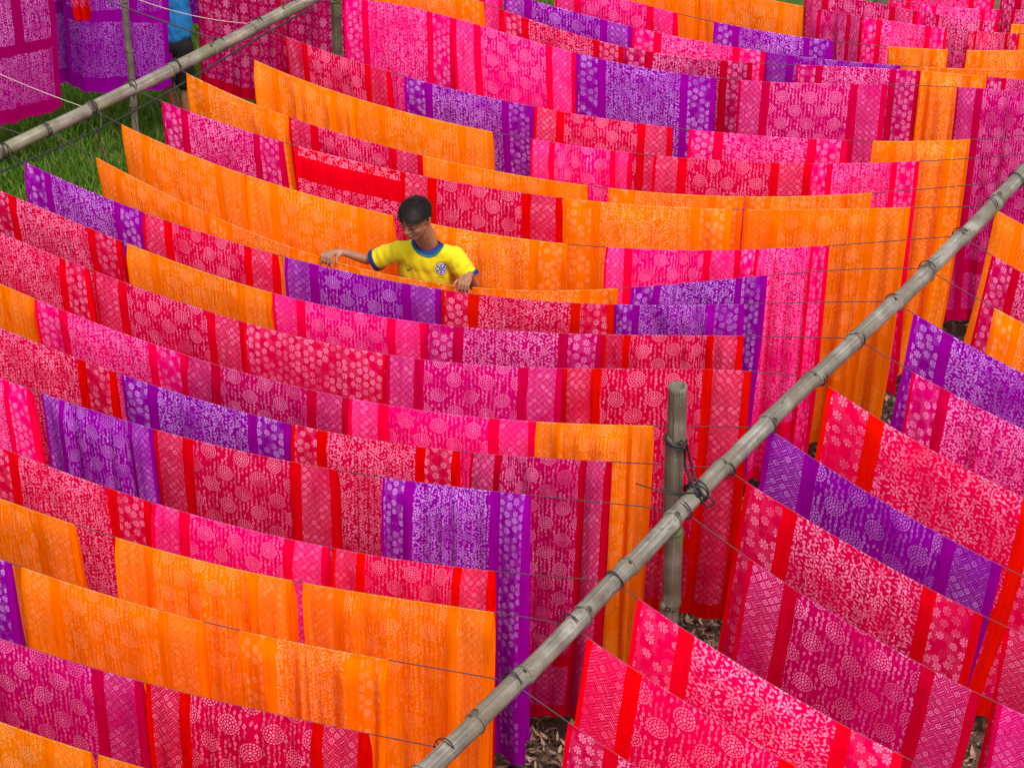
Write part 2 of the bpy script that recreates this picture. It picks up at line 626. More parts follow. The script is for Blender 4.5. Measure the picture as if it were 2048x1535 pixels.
# grass: one blade = bent strip of four vertices and a tip
def grass():
    N = 150000
    R = np.random
    # bands of lawn that can be seen between the cloths and the left rail
    s = R.uniform(-1.6, 6.5, N)
    w = -R.power(1.0, N) * 6.2 + 0.9
    px = LA.x + ldir.x * s + nL.x * w
    py = LA.y + ldir.y * s + nL.y * w
    clump = 0.5 + 0.5 * np.sin(px * 3.1 + np.sin(py * 2.3) * 2) * np.cos(py * 2.7 + px)
    h = R.uniform(0.05, 0.15, N) * (0.65 + 0.7 * clump)
    wd = R.uniform(0.0022, 0.0055, N)
    an = R.uniform(0, 2 * pi, N)
    lean = R.uniform(0.15, 0.9, N) * h
    ld = an + R.normal(pi / 2, 0.5, N)
    ax, ay = np.cos(an) * wd, np.sin(an) * wd
    lx, ly = np.cos(ld) * lean, np.sin(ld) * lean
    V = np.zeros((N, 5, 3))
    V[:, 0] = np.c_[px - ax, py - ay, np.zeros(N)]
    V[:, 1] = np.c_[px + ax, py + ay, np.zeros(N)]
    V[:, 2] = np.c_[px + ax * .8 + lx * .35, py + ay * .8 + ly * .35, h * .6]
    V[:, 3] = np.c_[px - ax * .8 + lx * .35, py - ay * .8 + ly * .35, h * .6]
    V[:, 4] = np.c_[px + lx, py + ly, h]
    b = np.arange(N)[:, None] * 5
    F = np.concatenate([b + np.array([[0, 1, 2]]), b + np.array([[0, 2, 3]]), b + np.array([[3, 2, 4]])])
    g1 = np.array([0.070, 0.17, 0.010]); g2 = np.array([0.14, 0.25, 0.018]); g3 = np.array([0.22, 0.20, 0.06])
    k = R.uniform(0, 1, N)[:, None] * (0.4 + 0.6 * clump[:, None])
    c = g1 * (1 - k) + g2 * k
    dry = (R.uniform(0, 1, N) < 0.07 + 0.12 * (1 - clump))[:, None]
    c = np.where(dry, g3, c) * R.uniform(0.65, 1.25, N)[:, None]
    o = np_mesh('grass', V.reshape(-1, 3), F, color_attr_mat('grass_blade', 0.6, 0.35), np.repeat(c, 5, 0))
    o['kind'] = 'stuff'
    tag(o, 'short green grass on the lawn beyond the left bamboo rail', 'grass')
grass()

def leaf_litter():
    R = np.random
    N = 30000
    s = R.uniform(-1.0, 9.0, N)
    w = R.normal(0.1, 0.75, N)
    nM = Vector((mdir.y, -mdir.x, 0))
    # scattered over the ground around the line below the main rail
    px = MA.x + mdir.x * s + nM.x * w
    py = MA.y + mdir.y * s + nM.y * w
    L = R.uniform(0.018, 0.085, N); W = L * R.uniform(0.2, 0.38, N)
    an = R.uniform(0, 2 * pi, N)
    curl = R.uniform(-0.015, 0.035, N)
    ti = R.normal(0, 0.35, N)
    z0 = R.uniform(0.004, 0.05, N)
    prof = [(-1, 0, 0.9), (-.35, -1, .15), (-.35, 1, .15), (-.35, 0, -.1), (.4, -.8, .2), (.4, .8, .2), (.4, 0, -.05), (1, 0, 1.)]
    V = np.zeros((N, 8, 3))
    for i, (a, b, c) in enumerate(prof):
        lx = a * L / 2; ly = b * W / 2; lz = c * curl + a * L / 2 * np.sin(ti) * .6 + z0
        V[:, i] = np.c_[px + lx * np.cos(an) - ly * np.sin(an), py + lx * np.sin(an) + ly * np.cos(an), lz]
    b = np.arange(N)[:, None] * 8
    F = np.concatenate([b + np.array([q]) for q in ([0, 1, 3], [0, 3, 2], [7, 6, 4], [7, 5, 6])] )
    F2 = np.concatenate([b + np.array([q]) for q in ([1, 4, 6], [1, 6, 3], [3, 6, 5], [3, 5, 2])])
    F = np.concatenate([F, F2])
    pal = np.array([[.17, .095, .06], [.12, .065, .042], [.075, .042, .028], [.24, .16, .105], [.05, .03, .022], [.18, .115, .085]])
    c = pal[R.randint(0, 6, N)] * R.uniform(.8, 1.9, N)[:, None]
    o = np_mesh('leaf_litter', V.reshape(-1, 3), F, color_attr_mat('dry_leaf', 0.75), np.repeat(c, 8, 0))
    o['kind'] = 'stuff'
    tag(o, 'dry brown fallen leaves on the bare ground under the main rail', 'leaves')
    # twigs
    P = []
    for i in range(420):
        s_ = random.uniform(-1, 8); w_ = random.gauss(0.1, .7)
        p = MA + mdir * s_ + nM * w_; p.z = random.uniform(.01, .05)
        a = random.uniform(0, pi); l = random.uniform(.05, .16)
        q = p + Vector((cos(a) * l, sin(a) * l, random.uniform(-.005, .02)))
        P.append(tube([p, (p + q) / 2 + Vector((0, 0, .006)), q], random.uniform(.0015, .0035), 5))
    V, F, UV = join(P)
    tw = mesh_obj('twig_litter', V, F, plain('twig', (0.16, 0.11, 0.08), .9, .3))
    tw['kind'] = 'stuff'
    tag(tw, 'thin dry twigs strewn among the fallen leaves', 'twigs')
leaf_litter()

# ---------------------------------------------------------------- bamboo rails and posts
M_scar = plain('bamboo_scar', (0.07, 0.055, 0.04), .8, .3)
M_bam = bamboo_mat('weathered_bamboo', (0.055, 0.046, 0.035), (0.145, 0.128, 0.102), (0.29, 0.27, 0.235))
M_bam2 = bamboo_mat('mossy_bamboo', (0.055, 0.043, 0.034), (0.145, 0.118, 0.095), (0.28, 0.235, 0.20), 0.6)
M_post = bamboo_mat('bamboo_post', (0.045, 0.036, 0.024), (0.10, 0.080, 0.058), (0.19, 0.155, 0.125), 1.3)
M_rope = plain('rope_fibre', (0.045, 0.03, 0.035), .8, .3, 300)
M_rope_d = plain('black_cord', (0.012, 0.012, 0.014), .6, .2, 300)
M_rope_l = plain('pale_cord', (0.42, 0.34, 0.28), .85, .2, 300)

def bamboo(name, p0, p1, r, pitch, mat, label, bend=0.02, seed=1, scars=(), hollow=False, cat='bamboo pole', group=None, first=0.1, phase=0.0):
    rd = random.Random(seed)
    p0, p1 = Vector(p0), Vector(p1)
    root = empty(name, p0)
    d = (p1 - p0); L = d.length; dn = d.normalized()
    a, b = frame(dn)
    nodes = []
    s = first
    while s < L:
        nodes.append(s); s += pitch * rd.uniform(0.85, 1.15)
    st = sorted(set([0.0, L] + [round(x, 4) for x in np.arange(0, L, 0.06)] + [q + e for q in nodes for e in (-.02, -.009, -.004, 0, .004, .012, .03) if 0 < q + e < L]))
    path, rad = [], []
    for s in st:
        off = a * (bend * sin(s * 1.7 + seed)) + b * (bend * 0.8 * cos(s * 1.3 + seed * 2))
        k = 0
        near = min((abs(s - q), s - q) for q in nodes) if nodes else (1, 1)
        e = near[1]
        if near[0] < 0.0045 and abs(e) < 0.001: k = 0.13
        elif abs(e + .004) < .001: k = 0.05
        elif abs(e - .004) < .001: k = -0.02
        elif abs(e - .012) < .001: k = 0.095
        elif near[0] < 0.032: k = 0.04
        # slight swing of direction at every node, as bamboo grows
        kk = sum(1 for q in nodes if q < s)
        path.append(p0 + dn * s + off + a * (0.09 * r * (-1) ** kk))
        rad.append(r * (1 + k) * (1.0 - 0.06 * s / L))
    V, F, UV = tube(path, rad, 24, caps=not hollow, wob=lambda l, an: 0.012 * sin(an * 2 + seed) + 0.012 * noise.noise(Vector((l * 5, cos(an) * 2, sin(an) * 2))))
    if hollow:   # open top: an inner wall
        n = len(V)
        top = path[-1]; ax, bx = frame(path[-1] - path[-2])
        seg = 24
        rim = V[-seg:]
        inner = [top + (q - top) * 0.76 for q in rim]
        low = [q - dn * 0.22 for q in inner]
        V = V + inner + low
        UV = UV + [(9.0, k / seg) for k in range(seg)] * 2
        o0 = n - seg
        for k in range(seg):
            k2 = (k + 1) % seg
            F.append((o0 + k, o0 + k2, n + k2, n + k))
            F.append((n + k, n + k2, n + seg + k2, n + seg + k))
        F.append(tuple(n + seg + k for k in range(seg)))
        F.append(tuple(range(seg)))
    child(mesh_obj('culm', V, F, mat, uv=UV, uvname='culm'), root)
    ca = Vector((0, -0.6, 0.8))
    R_ = []
    for q in nodes:      # scar line round every joint
        kk = sum(1 for z in nodes if z < q)
        c = p0 + dn * q + a * (bend * sin(q * 1.7 + seed)) + b * (bend * 0.8 * cos(q * 1.3 + seed * 2)) + a * (0.09 * r * (-1) ** kk)
        rr = r * (1.0 - 0.06 * q / L) * 1.12
        R_.append(tube([c + (a * cos(x) + b * sin(x)) * rr for x in np.linspace(0, 2 * pi, 25)], .0019, 5, caps=False))
    V_, F_, U_ = join(R_)
    jr = child(mesh_obj('joint_ridge', V_, F_, M_scar), root)
    jr['kind'] = 'stuff'
    for i, q in enumerate(nodes):
        if i not in scars: continue
        # a trimmed branch stub at the node, on the upper side or flank
        c = p0 + dn * (q + .012)
        side = (ca - dn * ca.dot(dn)).normalized()
        side = (side + dn.cross(side) * rd.uniform(-.5, .5)).normalized()
        base = c + side * (r * .93)
        Vs, Fs, Us = tube([base - side * .01, base + side * .007 + dn * .004, base + side * .013 + dn * .007], [.017, .014, .008], 9)
        child(mesh_obj('branch_stub', Vs, Fs, M_scar), root)
    tag(root, label, cat, group)
    return root

bamboo('bamboo_pole', mp(-2.2) , mp(12.5), 0.041, 0.40, M_bam, 'long grey bamboo rail crossing the right half of the field, cloth lines tied along it', .012, 3, range(0, 60, 2), first=.18)
bamboo('bamboo_pole', lp(-3.6), lp(9.5), 0.038, 0.33, M_bam2, 'mossy grey bamboo rail crossing the top left corner above the grass', .012, 5, (7, 10, 12, 15, 17), first=.1)
ppost = Vector((0.715, 8.445, 0))
bamboo('bamboo_post', (0.735, 8.43, -.1), (0.705, 8.47, 2.44), 0.043, 0.47, M_post, 'upright hollow bamboo post in front of pink cloths, lashed to the main rail', .003, 8, (2, 4), True, 'post', first=.38)
bamboo('bamboo_post', (-2.545, 14.3, -.1), (-2.495, 14.27, 2.6), 0.024, 0.36, M_bam2, 'thin grey bamboo post standing in grass before the purple cloth', .004, 11, (), True, 'post')
bamboo('bamboo_post', (-1.15, 14.3, -.1), (-1.14, 14.27, 2.6), 0.034, 0.36, M_post, 'greenish bamboo post beside the big pink cloth at the top', .004, 13, (), True, 'post')
# posts that carry the rails beyond the frame
bamboo('bamboo_post', (-.95, 5.95, -.1), (-.96, 5.99, 2.45), 0.043, 0.45, M_post, 'bamboo post holding the near end of the main rail', .003, 14, (), True, 'post')
bamboo('bamboo_log', (2.06, 9.32, .045), (2.62, 9.22, .05), .035, .3, M_post, 'short bamboo log lying on the leaf litter under the right cloths', .002, 15, (), True, 'log')

# every line: (name, ends in plan, sag polynomial, cloths (from, to, dye, print, gather))
LINES = [
    ('Q', [0.218, 15.245, 4.615, 14.058], [2.1404], [(0.5219, 0.6724, 'P', 'V', 0.1), (0.6808, 0.8167, 'C', 'V', 0.2)]),
    ('P', [-0.001, 14.972, 4.42, 13.768], [1.6613, 1.5897], [(0.598, 0.7112, 'P', 'V', 0.2), (0.7147, 0.7995, 'C', 'V', 0.2)]),
    ('O', [-0.221, 14.699, 4.225, 13.477], [4.4169, 1.7625, 1.064], [(0.4721, 0.6296, 'C', 'M', 0), (0.64, 0.7394, 'C', 'V', 0.2), (0.7584, 0.823, 'O', 'V', 0.3)]),
    ('N', [-0.44, 14.427, 4.03, 13.187], [2.4975, 0.8356, 1.4764, 0.8736], [(0.2027, 0.3649, 'O', 'M', 0), (0.3663, 0.5079, 'O', 'M', 0.1), (0.5189, 0.5887, 'C', 'M', 0.4), (0.5901, 0.704, 'P', 'V', 0.2), (0.7312, 0.7995, 'R', 'V', 0.4)]),
    ('K', [-0.659, 14.154, 3.835, 12.896], [4.0086, -1.8991, 0.951, 1.0634], [(0.2069, 0.3768, 'P', 'M', 0), (0.4269, 0.5882, 'U', 'V', 0), (0.6602, 0.7383, 'O', 'V', 0.4), (0.7627, 0.8739, 'O', 'V', 0.1)]),
    ('J', [-0.879, 13.881, 3.64, 12.606], [4.9725, -1.637, 0.7281, 0.9421], [(0.0745, 0.1808, 'P', 'M', 0.2), (0.1835, 0.3586, 'U', 'M', 0), (0.3599, 0.5361, 'P', 'V', 0), (0.5364, 0.711, 'U', 'M', 0), (0.7358, 0.8972, 'O', 'V', 0)]),
    ('I', [-1.098, 13.609, 3.461, 12.34], [17.7128, -5.9505, -0.6325, 0.7199], [(0.0533, 0.2028, 'O', 'V', 0.05), (0.2282, 0.388, 'R', 'V', 0), (0.3906, 0.5558, 'C', 'V', 0.1), (0.6115, 0.7664, 'K', 'V', 0), (0.7667, 0.846, 'O', 'V', 0.45), (0.8472, 0.953, 'C', 'V', 0.2)]),
    ('H', [-1.311, 13.344, 3.266, 12.049], [4.0891, -7.2851, 0.2838, 0.5162], [(0.0657, 0.2107, 'P', 'V', 0), (0.2114, 0.3695, 'P', 'M', 0), (0.3698, 0.548, 'U', 'V', 0.0), (0.5768, 0.7584, 'K', 'M', 0), (0.8412, 0.9806, 'K', 'M', 0.1)]),
    ('G', [-1.531, 13.071, 3.082, 11.776], [1.4775, 1.0278, -0.0995, 1.2796], [(0.0367, 0.1749, 'R', 'M', 0.05), (0.1931, 0.36, 'U', 'V', 0), (0.3612, 0.5351, 'R', 'M', 0), (0.5556, 0.7475, 'P', 'V', 0), (0.7777, 0.891, 'O', 'V', 0.3)]),
    ('F', [-1.725, 12.829, 2.904, 11.51], [-1.5926, 0.7759, -0.3365, 1.4318], [(0.0442, 0.1737, 'O', 'M', 0.2), (0.1744, 0.3481, 'O', 'M', 0), (0.3971, 0.5224, 'P', 'M', 0.3), (0.5487, 0.7355, 'R', 'M', 0), (0.7366, 0.8615, 'P', 'V', 0.1)]),
    ('E', [-1.963, 12.533, 2.692, 11.194], [-2.94, 0.4036, -0.1587, 1.6095], [(0.0159, 0.1437, 'O', 'V', 0.1), (0.1443, 0.3107, 'R', 'M', 0), (0.3119, 0.513, 'O', 'M', 0), (0.5389, 0.6988, 'O', 'V', 0.15), (0.7, 0.8441, 'O', 'V', 0.2)]),
    ('D', [-2.182, 12.261, 2.508, 10.92], [-1.727, -0.481, -0.3329, 1.2781], [(0.039, 0.1883, 'K', 'V', 0), (0.203, 0.334, 'R', 'Z', 0), (0.3343, 0.5244, 'R', 'M', 0), (0.5279, 0.7202, 'O', 'V', 0.1), (0.7359, 0.916, 'O', 'M', 0.1)]),
    ('C', [-2.377, 12.019, 2.307, 10.622], [-2.6947, -0.0466, -0.208, 1.6895], [(0.0384, 0.1881, 'O', 'M', 0.0), (0.1899, 0.3666, 'O', 'M', 0), (0.4047, 0.572, 'O', 'V', 0.2), (0.6163, 0.7667, 'P', 'M', 0.2), (0.7672, 0.8635, 'P', 'V', 0.4)]),
    ('B', [-2.584, 11.762, 2.09, 10.298], [0.2446, -3.5627, -1.4827, 2.2576], [(0.0605, 0.1932, 'O', 'M', 0.0), (0.1935, 0.3269, 'O', 'V', 0.05), (0.3359, 0.4954, 'O', 'V', 0.0), (0.5071, 0.673, 'O', 'V', 0.2), (0.688, 0.8346, 'U', 'V', 0.2)]),
    ('A', [-2.778, 11.52, 1.883, 9.991], [-2.7831, -0.8642, -0.3103, 1.5902], [(0.0263, 0.1666, 'U', 'V', 0.0), (0.1669, 0.3259, 'R', 'M', 0.0), (0.3347, 0.5156, 'U', 'M', 0.0), (0.5167, 0.7093, 'R', 'V', 0), (0.7096, 0.8472, 'U', 'V', 0.25)]),
    ('1', [-2.978, 11.271, 1.66, 9.659], [1.6454, -2.6265, -0.6556, 1.5905], [(0.0361, 0.1933, 'R', 'V', 0), (0.2009, 0.3703, 'O', 'M', 0), (0.3708, 0.5459, 'P', 'M', 0), (0.547, 0.7411, 'K', 'V', 0), (0.7416, 0.8873, 'R', 'M', 0.2)]),
    ('2', [-3.167, 11.037, 1.432, 9.318], [-3.6121, -3.2057, -0.1983, 1.5533], [(0.0646, 0.2083, 'R', 'V', 0), (0.2142, 0.3893, 'R', 'M', 0), (0.3896, 0.5502, 'R', 'F', 0), (0.5513, 0.7436, 'K', 'M', 0), (0.7441, 0.9358, 'R', 'M', 0.1)]),
    ('3', [-3.367, 10.788, 1.164, 8.92], [-1.9018, -1.1395, 0.1114, 1.6212], [(0.042, 0.2023, 'O', 'M', 0), (0.2029, 0.3793, 'P', 'V', 0), (0.3799, 0.565, 'C', 'M', 0), (0.5662, 0.7689, 'P', 'M', 0), (0.7692, 0.8883, 'O', 'M', 0.35)]),
    ('4', [-3.555, 10.554, 0.952, 8.604], [-2.6155, -1.2977, 0.1069, 1.5159], [(0.1753, 0.3518, 'R', 'V', 0), (0.3588, 0.5508, 'U', 'V', 0), (0.5536, 0.7335, 'R', 'V', 0.05), (0.7467, 0.8898, 'C', 'M', 0.25)]),
    ('5', [-3.781, 10.274, 0.746, 8.297], [-0.6693, -1.0922, -0.2578, 1.3218], [(0.1942, 0.3161, 'P', 'V', 0.1), (0.3287, 0.4549, 'U', 'M', 0.25), (0.4566, 0.6555, 'R', 'M', 0), (0.7039, 0.8535, 'U', 'V', 0.2)]),
    ('6', [-4.0, 10.001, 0.422, 7.816], [-1.5219, -0.24, 0.2601, 1.4795], [(0.335, 0.5259, 'R', 'V', 0), (0.5292, 0.7198, 'P', 'M', 0), (0.725, 0.8884, 'P', 'M', 0.15)]),
    ('7', [-4.232, 9.713, 0.233, 7.534], [-3.3169, -0.7621, 0.1248, 1.2782], [(0.3198, 0.5043, 'O', 'M', 0), (0.549, 0.7345, 'O', 'M', 0.1), (0.7457, 0.9311, 'O', 'M', 0.15)]),
    ('8', [-4.451, 9.44, -0.001, 7.185], [-2.5891, -0.3886, 0.2035, 1.1893], [(0.3122, 0.5026, 'U', 'V', 0), (0.514, 0.7061, 'O', 'M', 0.0), (0.7435, 0.8876, 'O', 'V', 0.35)]),
    ('9', [-4.671, 9.167, -0.258, 6.803], [-0.8508, -0.1065, 1.3471], [(0.5039, 0.7127, 'K', 'M', 0), (0.7168, 0.9314, 'R', 'M', 0.1)]),
    ('10', [-4.859, 8.933, -0.498, 6.446], [0.3299, 0.0795, 1.5929], [(0.523, 0.7264, 'O', 'M', 0), (0.734, 0.9249, 'O', 'M', 0.05)]),
    ('q1', [2.508, 10.92, 7.051, 9.085], [2.0], [(0.0071, 0.1515, 'O', 'M', 0)]),
    ('q2', [2.307, 10.622, 6.85, 8.786], [2.2726], [(0.0355, 0.1819, 'C', 'V', 0)]),
    ('q3', [2.09, 10.298, 6.633, 8.462], [0.0061, 2.175], [(0.0736, 0.2129, 'O', 'V', 0.1)]),
    ('q4', [1.883, 9.991, 6.426, 8.155], [2.1789], [(0.0214, 0.217, 'U', 'V', 0)]),
    ('q5', [1.66, 9.659, 6.203, 7.823], [-0.0559, 2.1589], [(0.0583, 0.2498, 'K', 'V', 0.1)]),
    ('q6', [1.432, 9.318, 5.975, 7.483], [0.3965, -0.0194, 2.4339], [(0.0122, 0.2752, 'P', 'V', 0)]),
    ('q7', [1.164, 8.92, 5.707, 7.084], [-0.4322, 0.0841, 2.6644], [(0.0018, 0.2318, 'U', 'M', 0)]),
    ('q8', [0.952, 8.604, 5.495, 6.769], [-0.9451, 0.185, 2.6161], [(0.0202, 0.2478, 'R', 'V', 0), (0.2684, 0.4887, 'R', 'M', 0)]),
    ('q9', [0.746, 8.297, 5.289, 6.462], [-1.2093, -0.509, 0.2884, 3.0545], [(0.0627, 0.28, 'C', 'M', 0), (0.297, 0.5181, 'K', 'M', 0)]),
    ('q10', [0.422, 7.816, 4.966, 5.98], [-0.7681, 0.154, 2.8473], [(0.023, 0.2635, 'P', 'V', 0)]),
    ('q11', [0.233, 7.534, 4.776, 5.698], [0.1822, 2.7304], [(0.0162, 0.2454, 'P', 'M', 0)]),
    ('q12', [-0.001, 7.185, 4.542, 5.349], [-0.0346, 2.7721], [(0.0496, 0.2494, 'R', 'V', 0)]),
]

# ---------------------------------------------------------------- clotheslines
def line_pt(line, t):
    (ax, ay, bx, by), co = line
    z = 0.0
    for c in co: z = z * (t - 0.5) + c
    return Vector((ax + (bx - ax) * t, ay + (by - ay) * t, HP - t * (1 - t) * z))

def loops(center, axis, r, n, rr=0.003, tilt=0.25, seed=0):
    rd = random.Random(seed)
    a, b = frame(axis)
    axis = Vector(axis).normalized()
    P = []
    for k in range(n):
        path = []
        ph = rd.uniform(0, 6.28); tl = tilt * rd.uniform(.5, 1.2)
        o = axis * (k * 0.011 + rd.uniform(-.003, .003))
        for i in range(25):
            an = 2 * pi * i / 24
            path.append(center + o + (a * cos(an) + b * sin(an)) * (r + rr * .6) + axis * (sin(an + ph) * r * tl))
        P.append(tube(path, rr, 6, caps=False))
    return join(P)

ORD = ['first', 'second', 'third', 'fourth', 'fifth', 'sixth', 'seventh', 'eighth', 'ninth', 'tenth', 'eleventh', 'twelfth', 'thirteenth']
LN = {l[0]: (l[1], l[2]) for l in LINES}
CLS = {l[0]: l[3] for l in LINES}
PAIR = {'D': 'q1', 'C': 'q2', 'B': 'q3', 'A': 'q4', '1': 'q5', '2': 'q6', '3': 'q7', '4': 'q8', '5': 'q9', '6': 'q10', '7': 'q11', '8': 'q12'}
front = ['A', '1', '2', '3', '4', '5', '6', '7', '8', '9', '10']
back = ['C', 'D', 'E', 'F', 'G', 'H', 'I', 'J', 'K', 'N', 'O', 'P', 'Q']
def row_name(k):
    if k == 'B': return 'the line the boy holds'
    if k in front: return '%s line in front of the boy' % ORD[front.index(k)]
    return '%s line behind the boy' % ORD[back.index(k)]

for k in ['B'] + front + back:
    A = line_pt(LN[k], 0); B = line_pt(LN[k], 1)
    root = empty('clothesline', A)
    P = [line_pt(LN[k], i / 60) for i in range(61)]
    V, F, UV = tube(P, 0.0024, 6)
    child(mesh_obj('cord', V, F, M_rope), root)
    if k in PAIR:
        P = [line_pt(LN[PAIR[k]], i / 60) for i in range(61)]
        V, F, UV = tube(P, 0.0024, 6)
        child(mesh_obj('cord', V, F, M_rope), root)
    V, F, UV = loops(B, mdir, 0.0425, 2, .0024, .3, ord(k[0]))
    child(mesh_obj('tie_loop', V, F, M_rope_d), root)
    if k not in '5678910' or k == '1':
        V, F, UV = loops(A, ldir, 0.040, 2 + ord(k[0]) % 2, .0028, .35, ord(k[0]) + 3)
        child(mesh_obj('tie_loop', V, F, M_rope_d), root)
    tag(root, 'thin dark cord, ' + row_name(k) + ', tied to both rails', 'clothesline', 'clotheslines strung between the rails')

# ---------------------------------------------------------------- cloths
def hump(x): return x * x * (3 - 2 * x)

def make_cloth(ptf, t0, t1, color, layout, gather, seed, label, Lf=1.4, zmin=None, lean_k=0.4, hem_jag=0.0, cat_group='batik cloths drying on the lines', yvis=1.0):
    rd = random.Random(seed)
    nu = 54 if gather >= .1 else 40
    nv = 30
    p0, p1 = ptf(t0), ptf(t1)
    span = (p1 - p0).length
    W = max(span / (1 - gather * 0.75), 0.3)
    a = Vector((p1.x - p0.x, p1.y - p0.y, 0)).normalized()
    n = Vector((a.y, -a.x, 0))
    if n.y > 0: n = -n
    zlow = min(p0.z, p1.z)
    Lf = min(Lf, zlow - 0.06)
    Lf -= rd.uniform(0.0, 0.05)
    Lb = Lf - rd.uniform(0.02, 0.12)
    ws = [-Lb * (1 - i / 12) for i in range(12)] + [-0.03, -0.008, 0.0, 0.008, 0.025, 0.05] + [0.09 + (Lf - 0.09) * (i / (nv - 1)) for i in range(nv)]
    slope = (p1.z - p0.z) / max(1e-3, (p1 - p0).xy.length)
    f1, f2, f3 = rd.uniform(3, 5), rd.uniform(7, 11), rd.uniform(13, 19)
    ph = [rd.uniform(0, 6.28) for _ in range(8)]
    A0 = 0.004 + 0.030 * gather ** 0.8 if gather else 0.004
    A1 = rd.uniform(0.012, 0.030) + 0.060 * gather
    side = rd.uniform(-.012, .03)
    narrow = rd.uniform(0.01, 0.035)
    cor = rd.uniform(-0.03, 0.06)
    skew = rd.uniform(-0.02, 0.02)
    gph = rd.uniform(0, 6.28)
    V, UV = [], []
    for w in ws:
        f = 1 if w >= 0 else -1
        v = abs(w)
        L = Lf if w >= 0 else Lb
        g = min(1, v / 0.10); g = hump(g)
        q = v / Lf
        for i in range(nu + 1):
            u = i / nu
            # gathered cloth is bunched more in some places than in others
            us = u + gather * 0.16 * sin(2 * pi * 1.5 * u + gph) * sin(pi * u)
            us = us * (1 - narrow * q * hump(min(1, q * 1.2))) + narrow * q * 0.5
            uu = u * W
            t = t0 + (t1 - t0) * us
            P = ptf(t)
            dr = 0.4 * q
            fold = (sin(uu * f2 * 2.2 + ph[0] + dr) * .5 + sin(uu * f3 * 2.5 + ph[1] - dr * 1.5) * .32 + sin(uu * f1 * 2 + ph[2] + dr) * .6)
            if gather:
                fold += 0.8 * abs(sin(uu * f3 * 2.1 + ph[3])) * (0.5 + 0.5 * sin(uu * f1 + ph[4]))
            amp = (A0 + (A1 - A0) * min(1, q * 1.1)) * g
            bil = side * sin(pi * min(1, q)) + 0.010 * sin(uu * 3 + q * 4 + ph[5]) * q
            off = 0.004 + 0.012 * g + 0.022 * q
            nn = f * (off) + (fold * amp + bil)
            # edges curl a little
            ed = max(0, 1 - min(u, 1 - u) / 0.05)
            nn += f * ed * ed * 0.010 * sin(q * 5 + ph[6]) * g
            P = P + n * nn
            drop = v
            if w > 0: drop += 0.0
            sag = hem_jag * (max(0, 1 - u / .12) + max(0, (u - .88) / .12)) * q + cor * (u - .5) * q * .5
            P = P + Vector((0, 0, -drop + sag + 0.004 + 0.018 * q ** 4 * sin(uu * 6 + ph[3]) + 0.004 * q ** 6 * sin(uu * 70 + ph[4])))
            al = -slope * (lean_k if slope < 0 else lean_k * .15) * v * (0.5 + 0.5 * q) * 1.0 + skew * q * v + 0.008 * sin(q * 6 + ph[7] + u * 2) * q
            P = P + a * al
            if P.z < 0.03: P.z = 0.03 + 0.01 * rd.random()
            V.append(P)
            UV.append((u * 0.95, (L - v) * 0.95 / (W if W > .8 else .9)))
    m = nu + 1
    F = [(j * m + i, j * m + i + 1, (j + 1) * m + i + 1, (j + 1) * m + i) for j in range(len(ws) - 1) for i in range(nu)]
    o = mesh_obj('batik_cloth', V, F, batik(color, layout), uv=UV)
    tag(o, label, 'cloth', cat_group)
    return o

CN = {'O': 'orange', 'R': 'red', 'C': 'dark crimson', 'K': 'magenta', 'P': 'pink', 'T': 'hot pink', 'U': 'purple'}
PN = {'M': 'medallion-print', 'V': 'vine-print', 'F': 'flower-print', 'Z': 'rose-print', 'S': 'star-print', 'L': 'leaf-print'}
seed = 100
for k, line, co, cl in LINES:
    for j, (t0, t1, c, l, gth) in enumerate(cl):
        seed += 1
        if k[0] == 'q':
            if c == 'P': c = 'T'
            pos = '' if len(cl) == 1 else ('near end of ' if j == 0 else 'farther along ')
            lab = '%s%s %s cloth right of rail, %son %s line from top' % ('creased ' if gth >= .2 else '', CN[c], PN[l], pos, ORD[int(k[1:]) - 1])
            ds = -0.32
        else:
            if k == '6' and j == 2: c = 'T'
            where = 'only cloth seen' if len(cl) == 1 else ORD[j] + ' from left'
            lab = '%s%s %s cloth, %s on %s' % ('creased ' if gth >= .2 else '', CN[c], PN[l], where, row_name(k))
            ds = 0.4
        L_ = 1.56 if k[0] != 'q' else 1.42
        make_cloth(lambda t, ln=(line, co): line_pt(ln, t), t0, t1, c, l, gth, seed, lab, L_, lean_k=ds)

# ---------------------------------------------------------------- the next bay of lines beyond the left rail
def straight(p, q, sag=0.0):
    p, q = Vector(p), Vector(q)
    return lambda t: p.lerp(q, t) - Vector((0, 0, 4 * sag * t * (1 - t)))
BACK = [
    # left end, right end at rope height, colour, layout, label
    ((-3.80, 14.35, 1.99), (-3.07, 14.70, 1.94), 'V', 'L', 'dark magenta leaf-print cloth in the top left corner beyond the left rail'),
    ((-3.24, 14.94, 2.05), (-2.93, 15.10, 2.03), 'U', 'L', 'narrow purple leaf-print cloth right behind the corner magenta cloth'),
    ((-3.06, 15.00, 1.97), (-2.33, 14.95, 1.97), 'U', 'L', 'wide purple leaf-print cloth behind the thin bamboo post'),
    ((-2.46, 15.80, 2.15), (-2.12, 15.74, 2.15), 'U', 'V', 'purple cloth sliver showing right of the person in blue'),
    ((-2.15, 15.12, 1.97), (-1.57, 14.86, 1.92), 'C', 'S', 'crimson cloth with white stars in squares, above the left rail'),
    ((-1.55, 15.10, 1.99), (-1.06, 14.90, 1.95), 'C', 'S', 'crimson star-squares cloth beside the greenish bamboo post'),
    ((-2.905, 14.62, 2.25), (-2.79, 14.58, 2.25), 'R', 'F', 'small red cloth end hanging at the top edge before the purple cloth'),
]
